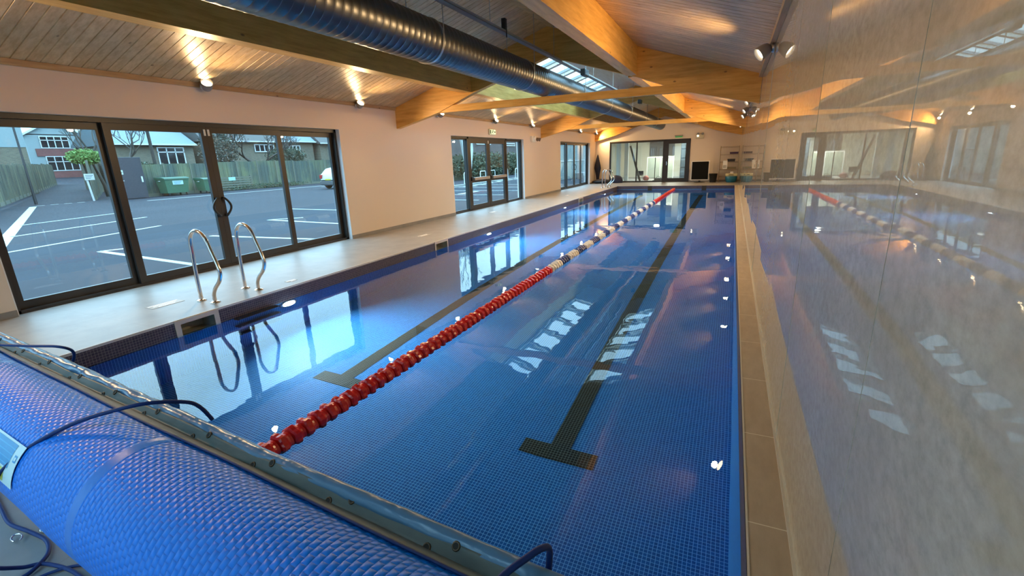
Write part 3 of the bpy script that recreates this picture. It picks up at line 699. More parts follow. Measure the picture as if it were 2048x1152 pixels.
MB().box(-.06, .08, -.06, .06, .42, .50, bev=.02).build('handle', WHITE, e_)
# emergency lighting
e_ = empty('emergency_light', (-1.62, Y1, 2.28), label='cream twin headed emergency light right of the far glass door', cat='emergency light')
MB().box(-.19, .19, -.07, 0, -.12, .10, bev=.01).build('body', mat('cream casing', (.55, .50, .36), .5), e_)
for x in (-.10, .12):
    lh = MB().lathe([(.03, 0), (.055, .05), (.06, .09)], (x, -.04, .13), (.1, -1, -.15), 16).build('lamp_head', mat('grey lamp housing', (.2, .2, .2), .4), e_)
MB().lathe([(.04, 0), (.03, .02)], (-.10, -.075, .02), (0, -1, 0), 16).build('indicator', mat('indicator glow', (1, .95, .8), .4, emit=(1, .9, .65), est=2.5), e_)
e_ = empty('exit_sign', (-2.65, Y1, 2.32), label='flat exit light fitting centred over the far glass door', cat='exit sign')
MB().box(-.20, .20, -.09, 0, -.0, .07, bev=.01).build('body', mat('grey casing', (.30, .29, .26), .5), e_)
MB().box(-.18, .18, -.05, -.044, -.05, 0).build('panel', mat('green exit glow', (.03, .25, .07), .4, emit=(.12, 1, .2), est=.06), e_)
e_ = empty('exit_sign', (XL, 14.05, 2.34), label='small green running man exit sign over the double exit door', cat='exit sign')
MB().box(0, .05, -.22, .22, -.085, .085, bev=.008).build('body', mat('sign casing', (.55, .56, .42), .5), e_)
q = MB(); q.box(.050, .053, -.20, .20, -.07, .07); q.build('face', mat('pale lit sign face', (.7, .8, .5), .5, emit=(.75, .85, .5), est=.35), e_)
q = MB(); GX = .0535
def poly(mb, pts, x0=GX, x1=GX+.0015): mb.prism(pts, 0, x0, x1)
poly(q, [(-.19, -.06), (-.12, -.06), (-.12, .06), (-.19, .06)])
poly(q, [(-.03, .015), (.01, .03), (.035, .0), (.05, .01), (.03, .045), (.0, .05), (-.04, .04)]); poly(q, [(-.02, .02), (.01, .02), (-.0, -.02), (.03, -.06), (.01, -.06), (-.03, -.02), (-.07, -.045), (-.075, -.03), (-.035, .0)])
q.lathe([(.012, 0), (.012, .0015)], (GX, .02, .062), (1, 0, 0), 12)
poly(q, [(.08, -.012), (.13, -.012), (.13, -.04), (.19, 0), (.13, .04), (.13, .012), (.08, .012)])
q.build('pictogram', mat('dark green print', (.01, .10, .03), .5), e_)
e_ = empty('emergency_light', (XL, 17.75, 2.20), label='white twin headed emergency light on the window wall by the middle frame', cat='emergency light')
MB().box(0, .09, -.42, -.06, -.11, .11, bev=.02).build('body', WHITE, e_)
MB().lathe([(.075, 0), (.08, .03), (.05, .045)], (.09, -.27, .02), (1, 0, 0), 20).build('indicator', WHITE, e_)
for y in (.04, .26):
    MB().tube([(.0, y-.03, .0), (.06, y-.03, .0)], .012, 8).build('arm', BLACK, e_)
    MB().lathe([(.05, -.05), (.065, 0), (.07, .05)], (.10, y, -.01), (.85, .3, -.35), 18).build('lamp_head', mat('bronze lamp head', (.16, .12, .09), .4), e_)
# hanging navy cover in the corner and bundle on the floor
e_ = empty('hanging_cover', (-6.93, 26.75, 0), label='navy cover hanging from a hook in the far left corner', cat='cover')
prof2 = [(1.56, .012), (1.50, .035), (1.35, .08), (1.15, .125), (.95, .17), (.80, .185), (.62, .14), (.45, .11), (.30, .09), (.16, .075)]
vs = []; sg = 26
for z, r in prof2:
    for j2 in range(sg):
        th = 2*math.pi*j2/sg; rr = r*(1+.16*math.sin(5*th+z*3)); vs.append((.05+rr*.9*math.cos(th), rr*.75*math.sin(th), z))
q = MB(); q.add(vs, [(i*sg+j2, i*sg+(j2+1) % sg, (i+1)*sg+(j2+1) % sg, (i+1)*sg+j2) for i in range(len(prof2)-1) for j2 in range(sg)], 0, True); q.add(vs[-sg:], [tuple(range(sg))])
q.build('fabric', mat('navy fabric', (.015, .020, .045), .8), e_)
MB().tube([(.05, .22, 1.62), (.05, .05, 1.62), (.05, .0, 1.56)], .008, 6).build('hook', STEEL, e_)
def lump(name, loc, sc, m_, lab, cat, seed):
    bm = bmesh.new(); bmesh.ops.create_icosphere(bm, subdivisions=4, radius=1); r_ = random.Random(seed)
    ph = [(r_.uniform(2, 6), r_.uniform(0, 6), Vector((r_.uniform(-1, 1), r_.uniform(-1, 1), r_.uniform(-1, 1))).normalized()) for _ in range(9)]
    for v in bm.verts:
        d = sum(math.sin(f_*v.co.dot(dv)+p_) for f_, p_, dv in ph)/9*.32; c_ = v.co*(1+d); c_.z = max(c_.z, -.55)
        v.co = Vector((c_.x*sc[0], c_.y*sc[1], (c_.z+.55)*sc[2]))
    me = bpy.data.meshes.new(name); bm.to_mesh(me); bm.free(); me.materials.append(m_)
    for p_ in me.polygons: p_.use_smooth = True
    o = bpy.data.objects.new(name, me); C.objects.link(o); o.location = loc; tag(o, lab, cat); return o
lump('sheet_bundle', (-6.50, 26.3, 0), (.52, .3, .16), mat('navy black sheet', (.010, .010, .014), .6), 'crumpled black sheet heaped below the hanging navy cover', 'bundle', 4)
lump('sheet_bundle', (-5.72, 26.62, 0), (.30, .20, .26), mat('blue black sheet', (.012, .016, .045), .6), 'navy bundle against the far glazing beside the far ladder', 'bundle', 9)

# ladders
def catmull(pts, n=6):
    P = [Vector(p_) for p_ in pts]; out = []
    for i in range(len(P)-1):
        a, b, c_, d = P[max(i-1, 0)], P[i], P[i+1], P[min(i+2, len(P)-1)]
        for j2 in range(n):
            t_ = j2/n; out.append(.5*((2*b)+(-a+c_)*t_+(2*a-5*b+4*c_-d)*t_*t_+(-a+3*b-3*c_+d)*t_**3))
    out.append(P[-1]); return out
def ladder(y, gap, lab):
    e_ = empty('pool_ladder', (-5.62, y, 0), label=lab, cat='pool ladder')
    prof = [(0, 0, 0), (0, 0, .30), (.015, 0, .55), (.025, 0, .70), (.06, 0, .785), (.14, 0, .835), (.24, 0, .815), (.31, 0, .74), (.37, 0, .60), (.425, 0, .46), (.445, 0, .36), (.40, 0, .265), (.31, 0, .18), (.255, 0, .10), (.25, 0, 0)]
    for s_ in (0, gap):
        r_ = MB().tube(catmull([(a, s_, c_) for a, b, c_ in prof], 6), .0215, 14).build('handrail', CHROME, e_)
        for x in (0, .25): MB().lathe([(.055, .001), (.055, .008), (.035, .018), (.023, .022)], (x, s_, 0), (0, 0, 1), 22).build('flange', CHROME, r_)
    for i, z in enumerate((-.22, -.50, -.78)):
        MB().box(.512, .60, .0, gap, z-.02, z+.01, bev=.006).build('tread', mat('dark tread', (.03, .03, .035), .4), e_)
        q = MB(); q.tube([(.50, .03, z), (.60, .03, z)], .01, 8); q.tube([(.50, gap-.03, z), (.60, gap-.03, z)], .01, 8); q.build('bracket', STEEL, e_)
    return e_
ladder(3.30, .57, 'polished steel grab rails of the near pool ladder beside the wide sliding door')
ladder(22.75, .57, 'polished steel grab rails of the far pool ladder near the end wall')

# white notices stuck on the deck
for i, (x, y) in enumerate([(-5.90, 3.05), (-5.80, 8.15), (-6.30, 12.4), (-5.90, 18.25), (-5.35, 4.35)]):
    e_ = empty('floor_marker', (x, y, 0.0), label=['white depth marker on the deck left of the near ladder', 'white marker tile on the deck before the plain wall between doors', 'white marker on the deck in front of the double exit door', 'white marker on the deck before the far sliding door', 'small pale marker at the pool edge right of the near ladder'][i], cat='floor marker')
    w_ = .16 if i < 4 else .07
    MB().box(-w_/2, w_/2, -w_*1.1, w_*1.1, .0005, .003).build('plate', mat('plate grey', (.40, .38, .34), .5), e_)
    q = MB()
    for k_ in range(3 if i < 1 else 2): q.box(-w_/2+.02+k_*.05, -w_/2+.045+k_*.05, -w_*1.0+.03*k_, w_*(1.0-.25*k_), .003, .0042)
    q.build('lettering', mat('white marker print', (.86, .87, .87), .4), e_)

# lane rope: floats on a steel cable
ROPE_X = -2.40; ZR0 = ZW+.012
re_ = empty('lane_rope', (ROPE_X, 0, ZR0), label='floating lane rope of red, blue and white discs down the pool', cat='lane rope')
MB().tube([(0, PY0+.02, 0), (0, PY1-.01, 0)], .006, 8).build('cable', STEEL, re_)
def disc_mesh(mb, y, mi=0, seg=24, rot=0):
    """finned wheel: scalloped outer flange over a narrower hub"""
    prof = [(.042, .000), (.066, .003), (.079, .012), (.081, .040), (.072, .052), (.060, .058), (.057, .072), (.061, .088), (.044, .096)]
    vs = []
    for r, h in prof:
        for j2 in range(seg):
            th = 2*math.pi*j2/seg+rot; sc = 1-(.15 if r > .065 else .04)*(.5-.5*math.cos(6*th-6*rot)); vs.append((r*sc*math.cos(th), y+h, r*sc*math.sin(th)))
    n_ = len(prof)
    mb.add(vs, [(i*seg+j2, i*seg+(j2+1) % seg, (i+1)*seg+(j2+1) % seg, (i+1)*seg+j2) for i in range(n_-1) for j2 in range(seg)], mi, False)
    mb.add(vs[:seg], [tuple(range(seg))[::-1]], mi); mb.add(vs[-seg:], [tuple(range(seg))], mi)
PIT = .099
def rope_col(y):
    if y < 6.42 or y > 17.0: return RED
    return (CREAM, NAVY)[int((y-6.42)/.48) % 2]
protos = {}
for m_ in (RED, NAVY, CREAM):
    q = MB(); disc_mesh(q, 0); o = q.build('float_disc', m_); protos[m_.name] = o
ys = []; y = PY0+.10
while y < PY1-.35: ys.append(y); y += PIT
first = set(); rest = MB(); rr_ = random.Random(5)
MI = {RED.name: 0, NAVY.name: 1, CREAM.name: 2}
cnt = 0
for y in ys:
    m_ = rope_col(y)
    if cnt < 96 and y > 1.2:
        o = protos[m_.name]
        if m_.name in first: o = o.copy(); C.objects.link(o)
        first.add(m_.name); o.parent = re_; o.location = (0, y, 0); o.rotation_euler = (0, rr_.uniform(0, 1.0), 0)
        cnt += 1
    else: disc_mesh(rest, y, MI[m_.name], 18, rr_.uniform(0, 1))
for nme, o in protos.items():
    if nme not in first: bpy.data.objects.remove(o)
ro = rest.build('float_discs', [RED, NAVY, CREAM], re_); ro['kind'] = 'stuff'; ro['label'] = 'blue and white floats then red ones to the far end'
o = MB().box(-.035, .035, PY1-.05, PY1, -.03, .05, bev=.008).build('anchor', STEEL, re_)

# ------------------------------------------------------------------ pool cover reel in front of the camera
U0, ZC, RR = .561, .38, .226
RZ = math.atan2(-.0869, .9962)
reel = empty('pool_cover_reel', (.0869*U0, .9962*U0, 0), RZ, label='blue bubble pool cover rolled on a reel across the near end', cat='pool cover')
X0r, X1r = -5.15, .12
q = MB(); nx, na = 260, 72; vs = []; uvs = []
rr2 = random.Random(2)
for i in range(nx+1):
    x = X0r+(X1r-X0r)*i/nx
    for j2 in range(na+1):
        th = 2*math.pi*j2/na
        r = RR*(1+.006*math.sin(3*x+2*th)+.004*math.sin(7*x-3*th+1)+.003*math.sin(11*x+th*5))
        vs.append((x, r*math.cos(th), ZC+r*math.sin(th))); uvs.append((x, th*RR))
fs = [(i*(na+1)+j2, i*(na+1)+j2+1, (i+1)*(na+1)+j2+1, (i+1)*(na+1)+j2) for i in range(nx) for j2 in range(na)]
q.add(vs, fs, 0, True)
cover = q.build('cover_roll', BLUE, reel, fix=False)
ul = cover.data.uv_layers.new(name='UVMap')
for lp in cover.data.loops: ul.data[lp.index].uv = uvs[lp.vertex_index]
for x in (X0r, X1r):
    sp = MB()   # spiral wound end
    pts = [(x, (.03+.19*t_/90)*math.cos(t_*.55), ZC+(.03+.19*t_/90)*math.sin(t_*.55)) for t_ in range(91)]
    sp.tube(pts, .004, 5); sp.lathe([(RR*.985, 0), (RR*.985, .002)], (x, 0, ZC), (1, 0, 0), 40); sp.build('wound_end', BLUE, cover)
# grey hem from the roll over to the sleeve, with eyelets
TY, TZ, TR = .214, .559, .0245     # sleeve centre in reel space
def hem_pt(x, t_):
    """t 0..1 across the hem, blue edge to sleeve"""
    wv = .010*math.sin(2.1*x+.4)+.006*math.sin(5.3*x)
    if t_ < .55:
        a = R(60+wv*160)-(R(60)-R(44))*t_/.55; r = RR+.006; return (x, r*math.cos(a), ZC+r*math.sin(a))
    a = R(44); p0 = Vector((RR+.006)*Vector((math.cos(a), math.sin(a)))); p1 = Vector((TY-.0205, TZ-ZC+.010)); s_ = (t_-.55)/.45
    p_ = p0.lerp(p1, s_); return (x, p_.x, ZC+p_.y+.004*math.sin(9*x)*s_)
q = MB(); nh = 220; nt_ = 12; vs = []
for i in range(nh+1):
    x = X0r+.02+(X1r-X0r-.04)*i/nh
    for j2 in range(nt_+1): vs.append(hem_pt(x, j2/nt_))
fs = [(i*(nt_+1)+j2, i*(nt_+1)+j2+1, (i+1)*(nt_+1)+j2+1, (i+1)*(nt_+1)+j2) for i in range(nh) for j2 in range(nt_)]
q.add(vs, fs, 0, True)
hem = q.build('hem_strip', HEM, reel)
sol = hem.modifiers.new('thick', 'SOLIDIFY'); sol.thickness = .003; sol.offset = 1
# piping line where blue edge meets hem
MB().tube([hem_pt(X0r+.03+(X1r-X0r-.06)*i/200, -.02) for i in range(201)], .0045, 6).build('edge_piping', CORD, reel)
# soft sleeve along the leading edge
q = MB(); vs = []; ns, na2 = 420, 28
for i in range(ns+1):
    x = X0r+(X1r-X0r)*i/ns
    for j2 in range(na2):
        th = 2*math.pi*j2/na2
        wr_ = .0022*math.sin(26*x+3*math.sin(th)+2*math.sin(3*x))*math.exp(-((x+2.55)/.9)**2)*1.2+.0006*math.sin(41*x+4*th)+.0015*math.sin(6*x+th)
        r = TR+wr_
        vs.append((x, TY+r*math.cos(th)+.006*math.sin(1.7*x), TZ+r*math.sin(th)*.96+.005*math.sin(1.3*x+1)))
q.add(vs, [(i*na2+j2, i*na2+(j2+1) % na2, (i+1)*na2+(j2+1) % na2, (i+1)*na2+j2) for i in range(ns) for j2 in range(na2)], 0, True)
q.add(vs[:na2], [tuple(range(na2))]); q.add(vs[-na2:], [tuple(range(na2))])
q.build('leading_edge_sleeve', SLEEVE, reel)
# eyelets
def eyelet():
    q = MB(); q.tube([(.010*math.cos(t_/12*2*math.pi), .010*math.sin(t_/12*2*math.pi), 0) for t_ in range(12)], .0028, 6, closed=True)
    q.lathe([(.0085, -.002), (.0085, .0015)], (0, 0, 0), (0, 0, 1), 14, mi=1); return q
em = eyelet(); ep = None
for rown, tt, off in ((0, .60, -.70), (1, .94, -.62)):
    x = off+.37*2
    while x > X0r+.1:
        if x > X1r-.03: x -= .37; continue
        if ep is None: ep = em.build('eyelet', [mat('tarnished brass', (.10, .075, .05), .4, metal=.7), RUBBER], hem); o = ep
        else: o = ep.copy(); C.objects.link(o)
        P0 = Vector(hem_pt(x, tt)); P1 = Vector(hem_pt(x, tt+.05)); dY = (P1-P0).normalized(); nrm = Vector((1, 0, 0)).cross(dY); nrm = nrm if nrm.z > 0 else -nrm
        o.location = P0+nrm*.004; o.rotation_euler = nrm.to_track_quat('Z', 'Y').to_euler(); o.parent = hem
        x -= .37
# sticker with blue and yellow printed blocks on the roll
def roll_patch(x0, x1, a0, a1, rad, nx_=8, na_=10):
    vs = []
    for i in range(nx_+1):
        for j2 in range(na_+1):
            a = R(a0+(a1-a0)*j2/na_); vs.append((x0+(x1-x0)*i/nx_, rad*math.cos(a), ZC+rad*math.sin(a)))
    return vs, [(i*(na_+1)+j2, i*(na_+1)+j2+1, (i+1)*(na_+1)+j2+1, (i+1)*(na_+1)+j2) for i in range(nx_) for j2 in range(na_)]
st = MB(); st.add(*roll_patch(-2.78, -2.285, 132, 169, RR+.0045), 0)
st = st.build('safety_label', mat('label white', (.62, .80, .84), .35), cover)
pb = MB()
for bl in ((-2.76, -2.345, 134, 137.5), (-2.76, -2.345, 138.5, 142), (-2.76, -2.345, 143, 146.5), (-2.76, -2.345, 147.5, 151), (-2.76, -2.345, 152, 154)): pb.add(*roll_patch(bl[0], bl[1], bl[2], bl[3], RR+.0052), 0)
pb.add(*roll_patch(-2.76, -2.345, 134, 154, RR+.0049), 1)
pb.add(*roll_patch(-2.76, -2.37, 156, 167, RR+.0052), 2); pb.add(*roll_patch(-2.70, -2.41, 158, 165, RR+.0056), 3)
pb.add(*roll_patch(-2.325, -2.300, 141, 147, RR+.0052), 0); pb.add(*roll_patch(-2.320, -2.305, 142.5, 145.5, RR+.0056), 4)
pb.build('printing', [mat('label blue', (.01, .28, .62), .35), mat('label light blue', (.06, .42, .75), .35), mat('label yellow', (.62, .62, .10), .35), mat('label olive', (.22, .30, .14), .35), mat('label white 2', (.62, .80, .84), .35)], st)
# trolley ends
for x, s_ in ((X0r-.12, -1), (X1r+.045, 1)):
    q = MB(); q.tube([(x, -.26, .06), (x, 0, ZC), (x, .16, .06)], .018, 8); q.tube([(x, -.26, .06), (x, .16, .06)], .016, 8); q.build('stand_frame', STEEL, reel)
    for y in (-.26, .16): MB().lathe([(.03, -.015), (.05, -.012), (.05, .012), (.03, .015)], (x, y, .05), (1, 0, 0), 18).build('wheel', RUBBER, reel)
MB().tube([(X0r-.14, 0, ZC), (X1r+.06, 0, ZC)], .03, 14).build('axle_tube', STEEL, reel)

# cords
def cord(pts, r, lab, n=8, grp='navy cords of the pool cover reel', nm='cord'):
    o = MB().tube(catmull(pts, n), r, 10).build(nm, CORD); return tag(o, lab, 'cord', grp)
cord([(-3.20, .70, .02), (-3.75, .66, .30), (-4.30, .80, .52), (-3.95, .92, .625), (-3.55, .95, .640), (-3.25, 1.0, .652), (-3.03, 1.045, .660), (-3.05, 1.10, .60), (-3.10, 1.08, .50)], .007, 'thin navy cord over the cover roll at its far left end')
cord([(-1.84, 1.02, .52), (-1.855, .995, .585), (-1.865, .955, .628), (-1.90, .86, .668), (-1.965, .785, .668), (-2.10, .70, .628), (-2.25, .610, .545), (-2.36, .535, .44), (-2.40, .475, .34), (-2.38, .425, .24), (-2.39, .44, .12), (-2.40, .52, .03), (-2.36, .575, .012), (-2.20, .60, .012), (-2.02, .58, .012), (-1.85, .5, .012)], .0075, 'thick navy cord looping off the middle of the cover roll to the floor', 10)
cord([(-.42, .62, .605), (-.385, .72, .622), (-.352, .775, .632), (-.330, .815, .632), (-.325, .855, .595), (-.33, .86, .52)], .008, 'short navy cord over the right end of the cover sleeve')
cord([(-3.3, .72, .012), (-2.97, .655, .012), (-2.80, .625, .012), (-2.66, .635, .012), (-2.52, .64, .012), (-2.42, .61, .014), (-2.37, .56, .016), (-2.36, .50, .012), (-2.42, .42, .012)], .008, 'navy cord trailing across the deck below the label')
cord([(-2.10, .66, .012), (-2.20, .635, .012), (-2.27, .58, .012), (-2.30, .50, .012), (-2.25, .40, .012)], .006, 'thin navy cord curling on the deck under the roll')
o = MB().tube([(-2.645+.022*math.cos(t_/14*5.2), .595+.016*math.sin(t_/14*5.2), .012+.010*math.sin(t_/14*3)) for t_ in range(15)], .0035, 8).build('metal_clip', CHROME); tag(o, 'chrome clip on the deck left of the cord crossing', 'clip')
o = MB().tube([(-2.60+.02*math.cos(t_/14*5.2+2), .668+.012*math.sin(t_/14*5.2+2), .012) for t_ in range(15)], .0035, 8).build('metal_clip', CHROME); tag(o, 'chrome clip on the deck against the foot of the roll', 'clip')
# ------------------------------------------------------------------ outside: car park, fences, houses
G = -.12
ASPH = mat('wet asphalt', (.02, .023, .03), .8, spec=.12); k = N(ASPH)
v = k.mapped((1, 1, 1)); n_a = k.noise(v, .35, 5, .6); n_b = k.noise(v, 60, 3, .6)
k.l(k.mix(.35, k.ramp(n_a, [(.3, (.013, .015, .022)), (.7, (.025, .027, .036))]), k.ramp(n_b, [(.3, (.008, .010, .014)), (.7, (.036, .038, .046))])), k.b.inputs['Base Color'])
LINE = mat('white road paint', (.32, .34, .31), .8)
g = MB(); g.box(-140, XL-.31, -60, 140, -.6, G); g.box(XL-.31, 30, -60, Y0-.21, -.6, G)
gr = struct(g, 'car_park_ground', ASPH)
th = MB(); th.box(XL-.34, XL-.30, 2.19, 7.42, G, 0); th.box(XL-.36, XL-.30, 11.56, 16.66, G, 0); struct(th, 'trim_7', mat('grey threshold', (.2, .2, .2), .6))
# lane that climbs away towards the road
ln = MB(); P_ = [(-36, 10.0, 15.9, G+.005), (-52, 17.8, 23.6, .16), (-67.7, 26.2, 32.0, .46), (-84, 33.5, 40, 1.35), (-100, 30, 60, 1.5)]
vs = []
for x, a, b, z in P_: vs += [(x, a, z), (x, b, z), (x, a-8, z-.9), (x, b+8, z-.9)]
fs = []
for i in range(4): fs += [(4*i, 4*i+4, 4*i+5, 4*i+1), (4*i, 4*i+2, 4*i+6, 4*i+4), (4*i+1, 4*i+5, 4*i+7, 4*i+3)]
ln.add(vs, fs); struct(ln, 'lane_ground', ASPH)
pl = MB()
def stripe(a, b, w_=.12, z=None):
    a, b = Vector((*a, G)), Vector((*b, G)); pl.obox(a+Vector((0, 0, .002)), b+Vector((0, 0, .002)), w_, .006)
stripe((-10, 2.55), (-34.2, 12.5), .28)
stripe((-14.4, 4.48), (-15.9, 8.6)); stripe((-18.1, 5.96), (-19.6, 10.2)); stripe((-21.96, 7.55), (-23.3, 11.6))
stripe((-12.25, 5.33), (-8.0, 4.98), .12); stripe((-12.25, 5.33), (-12.0, 5.75), .12)
stripe((-11.85, 7.52), (-8.0, 7.80), .12); stripe((-13.35, 10.4), (-8.5, 9.95), .12); stripe((-13.35, 10.4), (-12.6, 11.1), .12)
stripe((-30.6, 16.2), (-30.6, 34), .16); stripe((-29.3, 28.0), (-29.3, 33), .10); stripe((-16, 13.4), (-12, 13.2), .1)
for i in range(4): stripe((-34.9, 12.9+.62*i), (-34.9, 13.25+.62*i), .12)
for y in (17.6, 20.3, 23.0, 25.7, 28.4): stripe((-15.4, y), (-9.5, y*.0+y-.2), .10)
for i in range(7): stripe((-15.5-.2*i, 26.5+1.6*i), (-15.0-.2*i, 27.3+1.6*i), .35)
stripe((-12.3, 20.6), (-12.3, 22.4), .3); stripe((-15.9, 20), (-15.9, 45), .12)
o = pl.build('parking_lines', LINE); o['kind'] = 'structure'
kb = MB(); kb.box(-60, -16.6, 46.5, 46.8, G, G+.12); kb.box(-16.7, -16.4, 26.4, 46.5, G, G+.05); struct(kb, 'kerb', mat('pale kerb', (.20, .21, .20), .8))

def fwood(name, c1_, c2_, ax):
    m_ = mat(name, c1_, .85); k = N(m_)
    t_ = k.n('ShaderNodeTexCoord'); s_ = k.n('ShaderNodeSeparateXYZ', {0: t_.outputs['Object']})
    b = k.math('FLOOR', k.math('DIVIDE', s_.outputs[ax], .13)); wv = k.n('ShaderNodeTexWhiteNoise', {'W': b}, noise_dimensions='1D').outputs['Value']
    g_ = k.noise(k.mapped((.6, .6, .25)), 1.4, 5, .6)
    c_ = k.ramp(g_, [(.40, c1_), (.60, c2_)]); c_ = k.mix(.5, c_, k.ramp(wv, [(0, (.55, .55, .55)), (1, (1.2, 1.2, 1.2))]), 'MULTIPLY')
    jn = k.math('LESS_THAN', k.math('FRACT', k.math('DIVIDE', s_.outputs[ax], .13)), .10); c_ = k.mix(k.math('MULTIPLY', jn, .6), c_, (.012, .012, .01))
    k.l(c_, k.b.inputs['Base Color']); return m_
FW = fwood('weathered fence boards', (.050, .072, .062), (.125, .140, .075), 1)
FWX = fwood('weathered lane fence boards', (.060, .066, .050), (.165, .165, .100), 0)
FPOST = mat('fence post timber', (.10, .105, .08), .85)
BRICK = mat('brown brick', (.10, .08, .055), .9)
def brickmat(name, a_, b_, m2, axes=(1, 2), sc=1.0):
    m_ = mat(name, a_, .9); k = N(m_)
    t_ = k.n('ShaderNodeTexCoord'); s_ = k.n('ShaderNodeSeparateXYZ', {0: t_.outputs['Object']}); cv = k.n('ShaderNodeCombineXYZ', {0: s_.outputs[axes[0]], 1: s_.outputs[axes[1]]})
    br = k.n('ShaderNodeTexBrick', {'Vector': cv.outputs[0], 'Color1': (*a_, 1), 'Color2': (*b_, 1), 'Mortar': (*m2, 1), 'Scale': 1.0, 'Mortar Size': .008*sc, 'Brick Width': .225*sc, 'Row Height': .075*sc})
    nz_ = k.noise(k.mapped(), .8, 4)
    k.l(k.mix(.4, br.outputs['Color'], k.ramp(nz_, [(.3, (.6, .6, .6)), (.7, (1.3, 1.3, 1.3))]), 'MULTIPLY'), k.b.inputs['Base Color']); return m_
BRK = brickmat('yellow brown brick', (.150, .125, .085), (.105, .088, .062), (.14, .14, .12))
BRR = brickmat('red brick', (.19, .050, .050), (.14, .040, .040), (.12, .10, .09))
REND = mat('pale render', (.20, .25, .26), .8)
SLATE = mat('wet pale slate', (.10, .135, .155), .6, spec=.3)
DROOF = mat('dark roof tile', (.055, .052, .050), .8)
WFR = mat('white window frame', (.50, .52, .52), .5)
WGL = mat('dark window glass', (.012, .016, .020), .05)
def fence(p0, p1, h0, h1, lab, m_, z0=G, z1=G, pitch=1.8):
    """panels of vertical boards between posts"""
    p0, p1 = Vector((*p0, 0)), Vector((*p1, 0)); L_ = (p1-p0).length; d = (p1-p0)/L_; n_ = max(1, round(L_/pitch))
    e_ = empty('garden_fence', (0, 0, 0), label=lab, cat='fence'); nrm = Vector((-d.y, d.x, 0))
    for i in range(n_):
        ta, tb = i/n_, (i+1)/n_; a, b = p0.lerp(p1, ta), p0.lerp(p1, tb); za = z0+(z1-z0)*(ta+tb)/2; hh = h0+(h1-h0)*ta+random.uniform(-.05, .05)
        q = MB(); nb_ = max(2, int((b-a).length/.15))
        for j2 in range(nb_):
            u0, u1 = j2/nb_, (j2+1.06)/nb_; c0, c1_ = a.lerp(b, u0), a.lerp(b, min(u1, 1)); off = nrm*.012*(j2 % 2)
            q.obox(c0+off+Vector((0, 0, za+.2+hh/2-.1)), c1_+off+Vector((0, 0, za+.2+hh/2-.1)), .018, hh-.2+random.uniform(-.015, .015))
        q.build('panel', m_, e_)
        q = MB(); q.obox(a+Vector((0, 0, za+.1)), b+Vector((0, 0, za+.1)), .04, .2); q.build('gravel_board', FPOST, e_)
        q = MB(); q.box(a.x-.05, a.x+.05, a.y-.05, a.y+.05, za, za+hh+.06); q.build('post', FPOST, e_)
    return e_
fence((-35.2, 18.3), (-35.2, 46.8), 2.1, 2.15, 'long weathered board fence along the back of the car park', FW)
fence((-24.0, 6.4), (-67.7, 27.3), 2.12, 2.12, 'pale weathered board fence on the left of the lane', FWX, G, .46)
fence((-36.2, 16.3), (-68, 32.5), 2.3, 2.2, 'board fence on the right of the lane behind the white stake', FWX, G, .46)
q = MB(); q.box(-35.25, -35.2, 40.5, 46, 2.05, 2.10); q.box(-35.25, -35.2, 40.5, 46, 2.75, 2.80)
for i in range(38):
    y = 40.5+.145*i; q.box(-35.24, -35.21, y, y+.03, 2.05, 2.78)
for i in range(4): q.box(-35.23, -35.215, 40.5, 46, 2.2+.14*i, 2.225+.14*i)
tag(q.build('trellis', FPOST), 'open timber trellis fixed on top of the back fence', 'trellis')
# metal store door left of the bins
e_ = empty('metal_gate', (-33.9, 17.25, G), label='dark blue grey metal store door beside the green bins', cat='gate')
MB().box(-.6, 0, -.85, .85, 0, 2.52, bev=.02).build('body', mat('dark blue grey steel', (.022, .025, .034), .5), e_)
MB().box(0, .04, -.78, .70, .05, 2.44).build('door', mat('dark steel door', (.026, .028, .038), .45), e_)
MB().box(.04, .05, -.48, -.30, 1.50, 1.76).build('notice', mat('notice white', (.42, .46, .40), .6), e_)
q = MB(); q.lathe([(.05, 0), (.05, .004)], (.051, -.39, 1.63), (1, 0, 0), 14); q.build('emblem', mat('notice grey', (.15, .17, .14), .6), e_)
MB().box(.04, .07, -.42, -.34, 1.10, 1.16).build('lock', STEEL, e_); MB().box(.04, .08, .62, .70, 1.0, 1.35).build('handle', WFR, e_)
